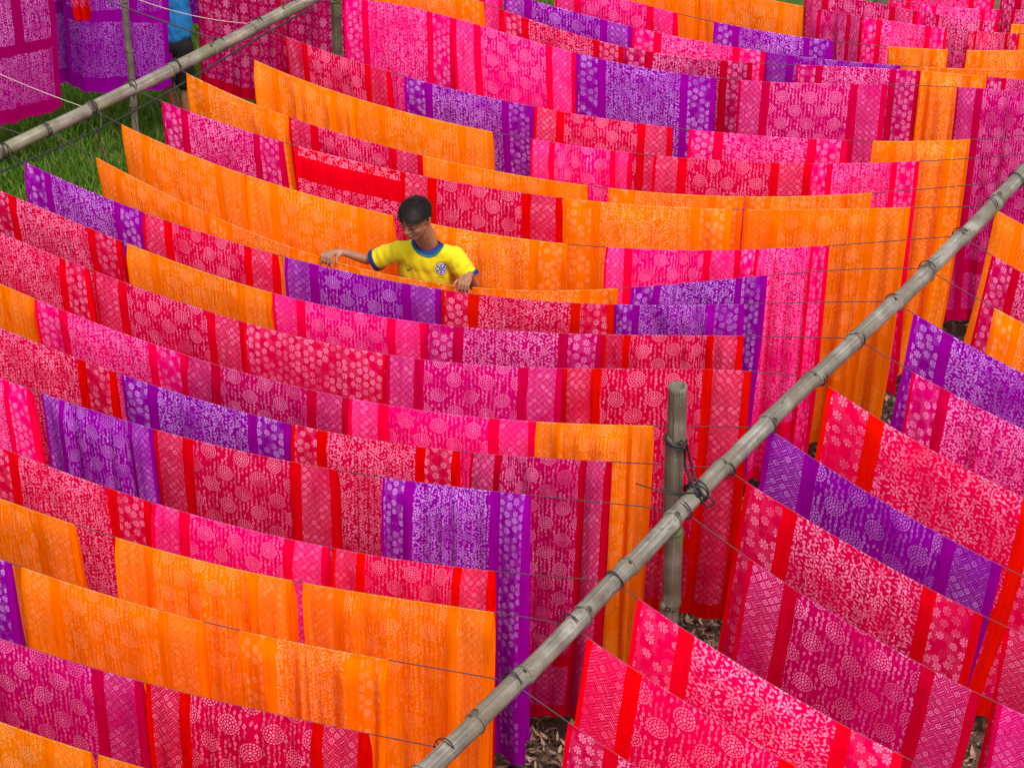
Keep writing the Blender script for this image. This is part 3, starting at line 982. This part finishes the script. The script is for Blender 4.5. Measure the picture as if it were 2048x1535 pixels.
for i, (p, q, c, l, lab) in enumerate(BACK):
    f = straight(p, q, .01)
    d = (Vector(q) - Vector(p)).normalized()
    root = empty('clothesline', Vector(p) - d * .25)
    V, F, UV = tube([Vector(p) - d * .25, Vector(p), Vector(q), Vector(q) + d * .25], .0031, 6)
    child(mesh_obj('cord', V, F, M_rope), root)
    tag(root, 'short cord carrying the ' + ' '.join(lab.split()[:6]), 'clothesline', 'cords of the bay beyond the left rail')
    make_cloth(f, 0.0, 1.0, c, l, .02 if i != 3 else .3, 900 + i, lab, 1.52 if i != 6 else 1.02, lean_k=.0, hem_jag=.03)

for nm, a, b, sag, mat, r in (
    ('pale', (-1.547, 13.092, HP), (-2.90, 13.86, 2.0), .10, M_rope_l, .0022),
    ('dark', (-1.719, 12.864, HP), (-3.30, 13.95, 2.0), .03, M_rope, .0045),
    ('pale', (-2.342, 11.985, HP), (-3.90, 13.16, 2.0), .05, M_rope_l, .0022),
    ('dark', (-2.641, 11.675, HP), (-4.10, 12.55, 2.0), .03, M_rope, .0035),
    ('pale', (-2.768, 11.533, HP), (-4.20, 11.80, 2.0), .03, M_rope_l, .0026)):
    f = straight(a, b, sag)
    V, F, UV = tube([f(i / 30) for i in range(31)], r, 6)
    o = mesh_obj('slack_cord', V, F, mat)
    idx = {-1.547: 'dipping over the blue shirt', -1.719: 'running taut across the purple cloth', -2.342: 'crossing the corner magenta cloth', -2.641: 'below the corner magenta cloth', -2.768: 'at the low end of the left rail'}[a[0]]
    tag(o, nm + ' cord tied to the left rail, ' + idx, 'cord')

# dark cable that sags beside the left rail
cab = [(-1.222, 13.249), (-1.634, 12.811), (-1.979, 12.239), (-2.179, 12.051), (-2.45, 11.80), (-2.75, 11.50)]
P = []
for i in range(51):
    s = 5 - i * 0.16
    p = lp(s * 0.42 + .35) + nL * .05
    p.z = HP - .035 - .085 * sin(pi * i / 50) ** 2
    P.append(p)
V, F, UV = tube(P, .006, 8)
tag(mesh_obj('cable', V, F, M_rope_d), 'dark cable slung along under the left bamboo rail', 'cable')

# loose ends of twine hanging under the left rail
for i, (s, l, w) in enumerate(((.72, .36, .006), (.98, .30, .003), (1.32, .34, .003), (.30, .42, .003), (2.02, .30, .003), (.42, .16, .005))):
    p = lp(s) - Vector((0, 0, .03))
    P = [p + Vector((0.012 * sin(j * .9 + i), .01 * cos(j + i), -l * j / 10)) for j in range(11)]
    V, F, UV = tube(P, w * .8, 5)
    o = mesh_obj('hanging_twine', V, F, M_rope if i % 2 else M_post)
    tag(o, ['dry twine hanging below the left rail, left of the orange cloth', 'thin thread under the left rail near the pale cord tie', 'short thread under the left rail above the magenta cloth', 'thread hanging at the low end of the left rail', 'thread below the left rail near the crimson star cloth', 'black twine stub knotted at the low end of the left rail'][i], 'twine')
V, F, UV = tube([Vector((.62, 8.30, 1.92)), Vector((.615, 8.3, 1.6)), Vector((.61, 8.3, 1.25)), Vector((.605, 8.3, 1.1))], [.002, .002, .003, .006], 6)
tag(mesh_obj('hanging_twine', V, F, M_rope_d), 'dark twine hanging left of the hollow bamboo post', 'twine')

# black lashing where the hollow post meets the main rail
c = Vector((0.712, 8.455, 2.16))
root = empty('lashing', c)
def ring(center, ax, r, rr, squash=(1, 1)):
    a, b = frame(ax)
    return tube([center + (a * cos(x) * squash[0] + b * sin(x) * squash[1]) * r for x in np.linspace(0, 2 * pi, 26)], rr, 7, caps=False)
parts = [ring(c + Vector((0, 0, .01)), (.25, -.1, 1), .0475, .006), ring(c + Vector((0, 0, -.012)), (.4, .1, 1), .049, .005)]
pc = Vector((0.80, 8.42, HP))
parts += [ring(pc, mdir + Vector((.2, .1, .3)), .053, .006), ring(pc + mdir * .02, mdir + Vector((-.2, 0, .25)), .052, .005), ring(pc + mdir * .035, mdir, .051, .005)]
kn = pc + Vector((.01, -.055, .035))
parts += [tube([c + Vector((.035, -.04, -.01)), c + Vector((.04, -.055, -.10)), kn], .006, 7), tube([c + Vector((.045, -.02, -.005)), c + Vector((.075, -.04, -.13)), kn + Vector((.02, 0, 0))], .005, 7)]
parts += [tube([kn, kn + Vector((.05, -.01, .0)), kn + Vector((.075, -.01, -.04)), kn + Vector((.05, -.01, -.06)), kn + Vector((.02, -.005, -.03)), kn], .0045, 7)]
parts += [tube([kn, kn + Vector((-.12, .0, .005)), kn + Vector((-.24, .03, .03)), kn + Vector((-.27, .03, .04))], .0032, 6), tube([kn + Vector((0, 0, .01)), kn + Vector((-.1, -.005, .02)), kn + Vector((-.16, .02, .02))], .004, 6)]
V, F, UV = join(parts)
child(mesh_obj('cord', V, F, M_rope_d), root)
V, F, UV = tube([kn + Vector((-.02, 0, -.015)), kn, kn + Vector((.018, 0, .012))], [.009, .014, .008], 9)
child(mesh_obj('knot', V, F, M_rope_d), root)
tag(root, 'black rubber cord lashing the hollow post to the main rail', 'lashing')

# ---------------------------------------------------------------- people
def ico(center, radii, axes=None, n=2):
    import bmesh
    bm = bmesh.new()
    bmesh.ops.create_icosphere(bm, subdivisions=n, radius=1.0)
    V = []
    c = Vector(center)
    for v in bm.verts:
        q = Vector((v.co.x * radii[0], v.co.y * radii[1], v.co.z * radii[2]))
        if axes: q = axes[0] * q.x + axes[1] * q.y + axes[2] * q.z
        V.append(c + q)
    F = [tuple(v.index for v in f.verts) for f in bm.faces]
    bm.free()
    return V, F, [(0, 0)] * len(V)

def cap(p0, p1, r0, r1, seg=14):
    p0, p1 = Vector(p0), Vector(p1)
    d = (p1 - p0)
    L = d.length; dn = d.normalized()
    path, rad = [], []
    for i in range(6):
        x = cos(pi / 2 * i / 5); path.append(p0 - dn * r0 * x * .999); rad.append(max(r0 * sin(pi / 2 * i / 5), 1e-4))
    for i in range(1, 4): path.append(p0 + d * i / 4); rad.append(r0 + (r1 - r0) * i / 4)
    for i in range(6):
        x = sin(pi / 2 * i / 5); path.append(p1 + dn * r1 * x * .999); rad.append(max(r1 * cos(pi / 2 * i / 5), 1e-4))
    return tube(path, rad, seg)

def chain(pts, rads):
    return join([cap(pts[i], pts[i + 1], rads[i], rads[i + 1]) for i in range(len(pts) - 1)])

def fuse(name, parts, voxel, mat, smooth_it=4, disp=None, keep=None, parent=None):
    V, F, UV = join(parts)
    me = bpy.data.meshes.new('shape')
    me.from_pydata([tuple(v) for v in V], [], F)
    o = bpy.data.objects.new('shape', me)
    COL.objects.link(o)
    m = o.modifiers.new('r', 'REMESH'); m.mode = 'VOXEL'; m.voxel_size = voxel; m.use_smooth_shade = True
    s = o.modifiers.new('s', 'SMOOTH'); s.iterations = smooth_it; s.factor = .5
    dg = bpy.context.evaluated_depsgraph_get()
    ev = o.evaluated_get(dg)
    nm = bpy.data.meshes.new_from_object(ev)
    bpy.data.objects.remove(o); bpy.data.meshes.remove(me)
    nm.name = name
    co = np.empty(len(nm.vertices) * 3); nm.vertices.foreach_get('co', co); co = co.reshape(-1, 3)
    no = np.empty(len(nm.vertices) * 3); nm.vertices.foreach_get('normal', no); no = no.reshape(-1, 3)
    if disp:
        for i in range(len(co)):
            co[i] += no[i] * disp(Vector(co[i]), Vector(no[i]))
        nm.vertices.foreach_set('co', co.ravel())
    if keep:
        import bmesh
        bm = bmesh.new(); bm.from_mesh(nm)
        bmesh.ops.delete(bm, geom=[v for v in bm.verts if not keep(v.co)], context='VERTS')
        bm.to_mesh(nm); bm.free()
    nm.materials.clear(); nm.materials.append(mat)
    nm.polygons.foreach_set('use_smooth', [True] * len(nm.polygons))
    nm.update()
    ob = bpy.data.objects.new(name, nm)
    COL.objects.link(ob)
    if parent: child(ob, parent)
    return ob

def skin_mat(name, c):
    m, t, out = new_mat(name)
    tc = t.nodes.new('ShaderNodeTexCoord').outputs['Object']
    n = nz(t, tc, 22.0, 4)
    col = ramp(t, n.outputs[0], [(.3, tuple(v * .82 for v in c)), (.7, tuple(v * 1.15 for v in c))])
    b = t.nodes.new('ShaderNodeBsdfPrincipled')
    t.links.new(col, b.inputs['Base Color'])
    b.inputs['Roughness'].default_value = .5
    b.inputs['Specular IOR Level'].default_value = .35
    b.inputs['Subsurface Weight'].default_value = .12
    b.inputs['Subsurface Radius'].default_value = (.02, .008, .004)
    b.inputs['Subsurface Scale'].default_value = .3
    bn = t.nodes.new('ShaderNodeBump'); bn.inputs['Strength'].default_value = .15; bn.inputs['Distance'].default_value = .001
    t.links.new(nz(t, tc, 260.0, 3).outputs[0], bn.inputs['Height']); t.links.new(bn.outputs[0], b.inputs['Normal'])
    t.links.new(b.outputs[0], out.inputs[0])
    return m

M_skin = skin_mat('brown_skin', (0.25, 0.112, 0.062))
M_lip = plain('lip_skin', (0.30, 0.09, 0.075), .45, .1)
M_nail = plain('nail', (0.62, 0.25, 0.24), .35, .1)
M_hair = plain('black_hair', (0.010, 0.008, 0.008), .75, .4, 200, .12)
M_strand = plain('hair_strand', (0.011, 0.008, 0.007), .55, .5, 120, .14)
def shirt_mat():
    m, t, out = new_mat('yellow_jersey')
    tc = t.nodes.new('ShaderNodeTexCoord').outputs['Object']
    n = nz(t, tc, 16.0, 5, .65)
    n2 = nz(t, tc, 5.0, 3, .6)
    st = (X(t, n.outputs[0]) - 0.585).max(0.0) * 3.5 * X(t, n2.outputs[0]).gt(.47)
    c = mixc(t, st.min(0.5), (0.55, 0.43, 0.002), (0.28, 0.20, 0.02))
    b = t.nodes.new('ShaderNodeBsdfPrincipled')
    t.links.new(c, b.inputs['Base Color']); b.inputs['Roughness'].default_value = .75; b.inputs['Specular IOR Level'].default_value = .2
    b.inputs['Sheen Weight'].default_value = .1
    bn = t.nodes.new('ShaderNodeBump'); bn.inputs['Strength'].default_value = .8; bn.inputs['Distance'].default_value = .012
    mpn = t.nodes.new('ShaderNodeMapping'); mpn.inputs['Scale'].default_value = (1.6, 1.0, .55); mpn.inputs['Rotation'].default_value = (0, .35, 0)
    t.links.new(tc, mpn.inputs[0])
    wv = nz(t, mpn.outputs[0], 11.0, 3.0, .45); wv.noise_type = 'RIDGED_MULTIFRACTAL'
    t.links.new(wv.outputs[0], bn.inputs['Height']); t.links.new(bn.outputs[0], b.inputs['Normal'])
    t.links.new(b.outputs[0], out.inputs[0])
    return m
M_yel = shirt_mat()
M_blue = plain('royal_blue_trim', (0.004, 0.014, 0.12), .7, .15)
M_teal = plain('green_trim', (0.0, 0.10, 0.08), .7, .15)
M_white = plain('white_print', (0.75, 0.74, 0.78), .6, .05)
M_navy = plain('navy_print', (0.02, 0.02, 0.22), .6, .1)
M_green = plain('green_print', (0.03, 0.20, 0.03), .6, .1)
M_black = plain('black_cotton', (0.008, 0.008, 0.009), .85, .3)
M_azure = plain('azure_cotton', (0.008, 0.13, 0.34), .85, .25, 9)

def head_parts(H, fw, up):
    fw = fw.normalized(); rt = fw.cross(up).normalized(); up = rt.cross(fw).normalized()
    ax = (rt, fw, up)
    def w(x, y, z): return H + rt * x + fw * y + up * z
    P = [ico(w(0, -.004, .010), (.073, .090, .083), ax, 3),
         ico(w(0, .022, -.045), (.061, .063, .070), ax, 3),
         ico(w(0, .056, -.098), (.026, .024, .020), ax),
         cap(w(-.047, -.002, -.06), w(-.018, .052, -.098), .022, .018), cap(w(.047, -.002, -.06), w(.018, .052, -.098), .022, .018),
         cap(w(0, .080, .000), w(0, .100, -.036), .0085, .0120),
         ico(w(-.011, .090, -.040), (.009, .010, .008), ax), ico(w(.011, .090, -.040), (.009, .010, .008), ax),
         ico(w(0, .072, .014), (.052, .017, .010), ax),
         ico(w(0, .060, .040), (.055, .026, .035), ax),
         ico(w(-.034, .052, -.034), (.024, .026, .022), ax), ico(w(.034, .052, -.034), (.024, .026, .022), ax),
         ico(w(-.030, .068, -.006), (.017, .014, .012), ax), ico(w(.030, .068, -.006), (.017, .014, .012), ax),
         ico(w(0, .070, -.066), (.026, .018, .018), ax),
         ico(w(0, .084, -.062), (.021, .009, .0055), ax), ico(w(0, .082, -.073), (.018, .010, .0065), ax)]
    for s in (-1, 1):
        P.append(ico(w(.075 * s, -.010, -.012), (.008, .018, .030), (rt, (fw + rt * -.25 * s).normalized(), up)))
        P.append(cap(w(.083 * s, -.020, .006), w(.080 * s, -.014, -.034), .006, .006))
    return P, w, ax

def person(loc, label, J, shirt, bottom, skin, girth=1.0, jersey=False, hair=True, group=None):
    root = empty('person', loc)
    H, fw, up = Vector(J['head']), Vector(J['face']).normalized(), Vector(J['up']).normalized()
    hp, w, ax = head_parts(H, fw, up)
    nb = Vector(J['neck'])
    parts = hp + [chain([nb - Vector((0, -.025, .06)), nb, w(0, -.016, -.055)], [.054, .058, .058])]
    sR, sL, ch, wa, pe = (Vector(J[k]) for k in ('sR', 'sL', 'chest', 'waist', 'pelvis'))
    g = girth
    yaw = (sL - sR).normalized()
    fwd = Vector((yaw.y, -yaw.x, 0)).normalized()
    bax = (yaw, fwd * -1, Vector((0, 0, 1)))
    torso = [ico(ch + fwd * .018 + Vector((0, 0, .090)), (.110 * g, .075, .085), bax, 3), ico(ch, (.132 * g, .078 * g, .155), bax, 3), ico(wa, (.122 * g, .082 * g, .20), bax, 3), ico(pe, (.140 * g, .092 * g, .12), bax, 3),
             cap(sR, sL, .038, .038), cap(nb - Vector((0, -.02, .03)), sR, .032, .030), cap(nb - Vector((0, -.02, .03)), sL, .032, .030)]
    parts += torso
    for s in 'RL':
        parts.append(chain([J['s' + s], J['e' + s], J['w' + s]], [.040, .029, .0190]))
        parts.append(chain([J['h' + s], J['k' + s], J['a' + s]], [.072, .046, .034]))
        a = Vector(J['a' + s]); toe = a + fwd * .15; toe.z = .022
        parts.append(chain([(a.x, a.y, .05), (toe.x, toe.y, .022)], [.036, .026]))
        parts.append(cap(a, (a.x, a.y, .05), .034, .036))
        for ch_, rr in J['hand' + s]: parts.append(chain(ch_, rr))
    body = fuse('body', parts, .0042, skin, 3, parent=root)
    # lips, brows, lashes
    child(mesh_obj('lips', *join([ico(w(0, .0895, -.0625), (.019, .0055, .0042), ax), ico(w(0, .0880, -.0725), (.016, .0065, .005), ax)])[:2], M_lip), root)
    for s in (-1, 1):
        V, F, U = tube([w(.014 * s, .0865, .012), w(.030 * s, .0845, .0185), w(.047 * s, .071, .013)], [.0030, .0036, .0018], 7)
        child(mesh_obj('eyebrow', V, F, M_hair), root)
        V, F, U = tube([w(.016 * s, .0815, -.010), w(.030 * s, .0835, -.0145), w(.045 * s, .0735, -.010)], [.0014, .0022, .0012], 6)
        child(mesh_obj('eyelashes', V, F, M_hair), root)
    # hair: scalp cap and short strands lying forward
    rd = random.Random(4)
    def hairline(x, y):   # minimum height for hair in head coordinates
        if y > .030: return .060 - .25 * abs(x)
        if y > .000: return .030 if abs(x) > .055 else .055
        if y > -.03: return .004
        return -.048
    V0, F0, _ = ico((0, -.004, .012), (.0795, .0965, .0915), None, 4)
    kp = [v.z > hairline(v.x, v.y) for v in V0]
    mp_ = {}; V = []
    for i, v in enumerate(V0):
        if kp[i]:
            mp_[i] = len(V)
            q = v * (1 + .03 * noise.noise(v * 30))
            V.append(w(q.x, q.y, q.z))
    F = [tuple(mp_[i] for i in f) for f in F0 if all(kp[i] for i in f)]
    pts = [v for i, v in enumerate(V0) if kp[i]]
    crown = Vector((0.01, -.05, .09))
    for k in range(6000):
        v = pts[rd.randrange(len(pts))].copy()
        v += Vector((rd.uniform(-.004, .004), rd.uniform(-.004, .004), rd.uniform(-.004, .004)))
        nn = Vector((v.x / .0795 ** 2, v.y / .0965 ** 2, v.z / .0915 ** 2)).normalized()
        flow = (v - crown); flow = flow - nn * flow.dot(nn)
        if flow.length < .002: flow = Vector((rd.uniform(-1, 1), rd.uniform(-1, 1), 0))
        flow = flow.normalized()
        L = rd.uniform(.026, .046) * (1.0 if v.z > .05 else .42)
        side = nn.cross(flow).normalized()
        flow = (flow + side * rd.uniform(-.16, .16) + side * .35 * noise.noise(v * 40)).normalized()
        a = v * .985; b = v + flow * L * .55 + nn * L * .13; c = v + flow * L * .97 + nn * L * rd.uniform(-.02, .16)
        hw = side * .0015
        i0 = len(V)
        for q in (a - hw, a + hw, b + hw, b - hw, c): V.append(w(q.x, q.y, q.z))
        F += [(i0, i0 + 1, i0 + 2, i0 + 3), (i0 + 3, i0 + 2, i0 + 4)]
    nf = len([f for f in F if len(f) == 3 and max(f) < len(pts)])
    ho = child(mesh_obj('hair', V, F, M_hair), root)
    ho.data.materials.append(M_strand)
    ho.data.polygons.foreach_set('material_index', [0 if i < nf else 1 for i in range(len(F))])
    # shirt
    sp = [ico(ch + fwd * .018 + Vector((0, 0, .085)), (.150 * g, .092, .12), bax, 3), ico(ch, (.163 * g, .106 * g, .200), bax, 3), ico(wa, (.162 * g, .112 * g, .26), bax, 3), cap(sR, sL, .057, .057),
          cap(nb - Vector((0, 0, .045)), sR + Vector((0, 0, .012)), .052, .046), cap(nb - Vector((0, 0, .045)), sL + Vector((0, 0, .012)), .052, .046),
          ico(pe + Vector((0, 0, .06)), (.158 * g, .108 * g, .12), bax, 3)]
    for s in 'RL':
        c_ = Vector(J['c' + s]); s_ = Vector(J['s' + s]); d = (c_ - s_).normalized()
        a_, b_ = frame(d)
        sp.append(cap(s_, s_ + d * .02, .06, .06))
        path = [s_, s_.lerp(c_, .5), c_ - d * .004, c_]
        sp.append(tube(path, [.059, .062, .060, .058], 20))
    col_c, col_n, col_r = Vector(J['collar']), Vector(J['collar_n']).normalized(), J['collar_r']
    def wrinkle(p, n):
        q = 0
        for s in 'RL':
            c_ = Vector(J['c' + s]); dd = (p - c_).length
            q += .004 * max(0, 1 - dd / .16) * sin((p - c_).length * 150 + 3 * noise.noise(p * 12))
        return q + .006 * noise.noise(Vector((p.x * 14, p.y * 8, p.z * 5))) + .005 * noise.noise(Vector((p.x * 34 + p.z * 14, p.y * 20, p.z * 9 - p.x * 16)))
    def keep(p):
        d = p - col_c
        h = d.dot(col_n); rad = (d - col_n * h)
        a_, b_ = frame(col_n)
        e = (rad.dot(a_) / col_r[0]) ** 2 + (rad.dot(b_) / col_r[1]) ** 2
        return not (e < 1.0 and h > -.06) 
    sh = fuse('shirt', sp, .0060, shirt, 18, wrinkle, keep, parent=root)
    a_, b_ = frame(col_n)
    bvh = BVHTree.FromPolygons([v.co for v in sh.data.vertices], [tuple(p.vertices) for p in sh.data.polygons])
    def collar_ring(k0, k1, lift, mat, name):
        V, F, n = [], [], 72
        for i in range(n):
            x = 2 * pi * i / n
            for k in (k0, k1):
                q = col_c + a_ * cos(x) * col_r[0] * k + b_ * sin(x) * col_r[1] * k
                hit = bvh.ray_cast(q + col_n * .12, -col_n, .25)
                if hit[0] is None:
                    h2 = bvh.find_nearest(q); hit = h2
                V.append(hit[0] + col_n * (lift + (.004 if k == k0 else 0)))
            # inner lip
            V.append(V[-2] - col_n * .012)
        # smooth the ring
        for _ in range(14):
            for c in range(3):
                hs = [V[3 * i + c].copy() for i in range(n)]
                for i in range(n): V[3 * i + c] = (hs[i - 1] + hs[i] * 2 + hs[(i + 1) % n]) / 4
        for i in range(n):
            j = (i + 1) % n
            F += [(3 * i, 3 * i + 1, 3 * j + 1, 3 * j), (3 * i, 3 * j, 3 * j + 2, 3 * i + 2)]
        child(mesh_obj(name, V, F, mat), root)
    if jersey:
        collar_ring(.90, 1.34, .0075, M_blue, 'collar')
        collar_ring(1.33, 1.46, .0055, M_teal, 'collar_piping')
    else:
        collar_ring(.97, 1.12, .003, shirt, 'collar')
    for s in 'RL':
        c_ = Vector(J['c' + s]); s_ = Vector(J['s' + s]); d = (c_ - s_).normalized()
        for k0, k1, mt, nm_, r_ in ((-.016, .006, M_blue if jersey else shirt, 'cuff', .0635), (-.023, -.0155, M_teal if jersey else shirt, 'cuff_piping', .0640)):
            V, F, U = tube([c_ + d * k0, c_ + d * (k0 + k1) / 2, c_ + d * k1], r_, 28, caps=False)
            child(mesh_obj(nm_, V, F, mt), root)
    # shorts or trousers
    bp = [ico(pe - Vector((0, 0, .02)), (.150 * g, .104 * g, .12), bax, 3)]
    for s in 'RL':
        h_, k_, a__ = Vector(J['h' + s]), Vector(J['k' + s]), Vector(J['a' + s])
        if J.get('short'): bp.append(cap(h_, h_.lerp(k_, .86), .088, .072))
        else: bp.append(chain([h_, k_, a__], [.086, .062, .052]))
    fuse('shorts' if J.get('short') else 'trousers', bp, .008, bottom, 4, parent=root)
    tag(root, label, 'person', group)
    return root, bvh, w

def hand_over(R, a, wrist, thumb_side):
    """fingers hooked over a cord at R that runs along a"""
    R, a, wrist = Vector(R), Vector(a).normalized(), Vector(wrist)
    fr = Vector((a.y, -a.x, 0)).normalized()
    if fr.y > 0: fr = -fr
    U = Vector((0, 0, 1))
    out = []
    kn = []
    for i, (o, l) in enumerate(((-.027, .82), (-.009, .97), (.009, 1.0), (.026, .93))):
        o *= -thumb_side
        k = R + a * o + fr * -.016 + U * .028
        kn.append(k)
        m = R + a * (o * 1.05) + fr * (.016 * l) + U * .024
        t = R + a * (o * 1.05) + fr * .026 + U * (-.004 * l)
        e = R + a * (o * 1.0) + fr * .018 + U * (-.024 * l)
        out.append(([k, m, t, e], [.0084, .0076, .0069, .0060]))
        out.append(([wrist, k], [.0145, .0088]))
    c = (kn[0] + kn[3]) / 2
    out.append(([wrist, c.lerp(wrist, .35), c], [.0180, .0200, .0155]))
    th0 = wrist.lerp(c, .3) + a * (.022 * thumb_side)
    th1 = R + a * (.052 * thumb_side) + fr * -.004 + U * .022
    th2 = R + a * (.060 * thumb_side) + fr * .020 + U * .006
    out.append(([th0, th1, th2], [.0125, .0090, .0070]))
    return out

# the boy behind the line, looking down, both hands on it
def lb(t): return line_pt(LN['B'], t)
Rh, Lh = lb(.336), lb(.498)
aR = (lb(.345) - lb(.327)); aL = (lb(.507) - lb(.489))
wR, wL = Rh + Vector((.074, .032, .028)), Lh + Vector((.028, .075, .030))
fx, fy = -.475, 11.30
J = dict(head=(-.520, 11.130, 1.718), face=(-.50, -.82, -.27), up=(-.10, -.25, .90), neck=(-.462, 11.245, 1.490),
         sR=(-.632, 11.27, 1.415), sL=(-.318, 11.25, 1.395), chest=(fx, 11.29, 1.29), waist=(fx, 11.31, 1.10), pelvis=(fx, 11.32, .92),
         eR=(-.80, 11.33, 1.325), eL=(-.212, 11.19, 1.245), wR=wR, wL=wL, cR=(-.752, 11.30, 1.340), cL=(-.236, 11.205, 1.285),
         hR=(fx - .085, 11.32, .86), kR=(fx - .10, 11.30, .48), aR=(fx - .10, 11.34, .09),
         hL=(fx + .085, 11.32, .86), kL=(fx + .10, 11.30, .48), aL=(fx + .10, 11.34, .09),
         handR=hand_over(Rh, aR, wR, 1), handL=hand_over(Lh, aL, wL, -1),
         collar=(-.460, 11.245, 1.500), collar_n=(-.03, -.42, .91), collar_r=(.064, .060))
boy, sbvh, hw = person((fx, 11.33, 0), 'boy in a yellow football jersey with blue trim bending over the line', J, M_yel, M_black, M_skin, 1.0, True)

def on_shirt(pts, center, lift):
    out = []
    d = Vector((0, .83, -.56))
    for (u, v) in pts:
        o = Vector(center) + Vector((u, 0, 0)) + Vector((0, .56, .83)) * v - d * .4
        hit = sbvh.ray_cast(o, d, 1.0)
        p = hit[0] if hit[0] is not None else o + d * .4
        out.append(p - d * lift)
    return out
def poly_patch(pts, sub=3):
    """fan of rings so that a flat print follows the cloth"""
    c = (sum(p[0] for p in pts) / len(pts), sum(p[1] for p in pts) / len(pts))
    V = [c]; F = []; n = len(pts)
    for r in range(1, sub + 1):
        for p in pts: V.append((c[0] + (p[0] - c[0]) * r / sub, c[1] + (p[1] - c[1]) * r / sub))
    for i in range(n):
        F.append((0, 1 + i, 1 + (i + 1) % n))
        for r in range(1, sub):
            F.append((1 + (r - 1) * n + i, 1 + r * n + i, 1 + r * n + (i + 1) % n, 1 + (r - 1) * n + (i + 1) % n))
    return V, F
def print_on(name, shapes, mat, center, lift):
    V, F = [], []
    for s in shapes:
        v, f = poly_patch(s)
        o = len(V); V += v; F += [tuple(i + o for i in q) for q in f]
    ob = mesh_obj(name, on_shirt(V, center, lift), F, mat)
    child(ob, boy)
def shield(k):
    P = [(-.025, .020), (-.013, .0265), (0, .031), (.013, .0265), (.025, .020), (.026, .0), (.024, -.018), (.013, -.026), (0, -.032), (-.013, -.026), (-.024, -.018), (-.026, 0)]
    return [(x * k, y * k) for x, y in P]
cc = (-.388, 11.19, 1.350)
print_on('badge_outline', [shield(1.08)], M_navy, cc, .0022)
print_on('badge_border', [shield(.95)], M_white, cc, .0030)
print_on('badge_field', [shield(.84)], M_navy, cc, .0038)
arms = []
for s in (1, -1):
    arms.append([(-.015 * s, .017), (-.0125 * s, .0185), (.015 * s, -.0155), (.0125 * s, -.0175)])
for s in (1, -1):
    arms.append([(-.009, .019 * s), (-.004, .021 * s), (-.004, .010 * s), (-.007, .012 * s)])
    arms.append([(.009, .019 * s), (.004, .021 * s), (.004, .010 * s), (.007, .012 * s)])
    arms.append([(.018 * s, -.006), (.019 * s, .006), (.012 * s, .005), (.012 * s, -.005)])
print_on('badge_cross', arms, M_white, cc, .0045)
print_on('badge_star', [[(.002 * cos(a * pi / 5) * (2.3 if a % 2 else 1) + x, .002 * sin(a * pi / 5) * (2.3 if a % 2 else 1) + y) for a in range(10)] for x, y in ((-.024, .032), (-.0125, .038), (0, .041), (.0125, .038), (.024, .032))], M_green, cc, .0028)
print_on('chest_mark', [[(-.018, .004), (-.016, .003), (-.010, -.009), (-.004, -.006), (.022, .010), (-.006, -.0125), (-.013, -.0145)][::1]], M_green, (-.560, 11.19, 1.352), .0025)
tcu = bpy.data.curves.new('badge_text', 'FONT')
tcu.body = 'BRASIL'; tcu.size = .0125; tcu.align_x = 'CENTER'; tcu.resolution_u = 2
to = bpy.data.objects.new('badge_text', tcu); COL.objects.link(to)
tm = bpy.data.meshes.new_from_object(to.evaluated_get(bpy.context.evaluated_depsgraph_get()))
bpy.data.objects.remove(to)
tv = on_shirt([(v.co.x * 1.05, v.co.y - .047) for v in tm.vertices], cc, .003)
child(mesh_obj('badge_text', tv, [tuple(p.vertices) for p in tm.polygons], M_green, smooth=False), boy)
for R_, a_, s_ in ((Rh, aR, 1), (Lh, aL, -1)):
    a_ = a_.normalized(); fr = Vector((a_.y, -a_.x, 0)).normalized()
    if fr.y > 0: fr = -fr
    for o in (-.031, -.010, .011, .031):
        p = R_ + a_ * (-o * s_) + fr * .0265 + Vector((0, 0, -.014))
        child(mesh_obj('fingernail', *ico(p, (.0052, .004, .007), (a_, fr, Vector((0, 0, 1))), 1)[:2], M_nail), boy)

# person in the next bay, seen from the waist down between the cloths
bx, by = -2.37, 15.08
M_skin2 = skin_mat('dark_brown_skin', (0.22, 0.085, 0.045))
def relaxed(w, s):
    w = Vector(w); out = []
    out.append(([w, w + Vector((0, -.01, -.05))], [.024, .026]))
    for i in range(4):
        k = w + Vector(((i - 1.5) * .018, -.015, -.085))
        out.append(([w, k, k + Vector((0, -.008, -.035)), k + Vector((0, -.022, -.062))], [.014, .010, .0088, .0072]))
    out.append(([w + Vector((-.018 * s, -.01, -.02)), w + Vector((-.034 * s, -.025, -.055)), w + Vector((-.03 * s, -.04, -.08))], [.014, .0105, .008]))
    return out
J2 = dict(head=(bx, by - .04, 1.50), face=(.35, .90, -.25), up=(0, .1, 1), neck=(bx, by - .01, 1.31),
          sR=(bx + .145, by, 1.24), sL=(bx - .145, by, 1.24), chest=(bx, by, 1.13), waist=(bx, by, .98), pelvis=(bx, by, .83),
          eR=(bx + .19, by + .16, 1.32), eL=(bx - .19, by + .16, 1.32), wR=(bx + .14, by + .27, 1.52), wL=(bx - .14, by + .27, 1.52),
          cR=(bx + .175, by + .11, 1.29), cL=(bx - .175, by + .11, 1.29),
          hR=(bx + .07, by, .78), kR=(bx + .075, by + .03, .44), aR=(bx + .08, by - .02, .08),
          hL=(bx - .07, by, .78), kL=(bx - .06, by + .08, .45), aL=(bx + .02, by + .12, .08),
          handR=relaxed((bx + .14, by + .27, 1.52), 1), handL=relaxed((bx - .14, by + .27, 1.52), -1), short=True,
          collar=(bx, by, 1.315), collar_n=(0, .2, .98), collar_r=(.075, .07))
person((bx, by, 0), 'person in a blue shirt and black shorts standing on the grass, head out of frame', J2, M_azure, M_black, M_skin2, 1.0)
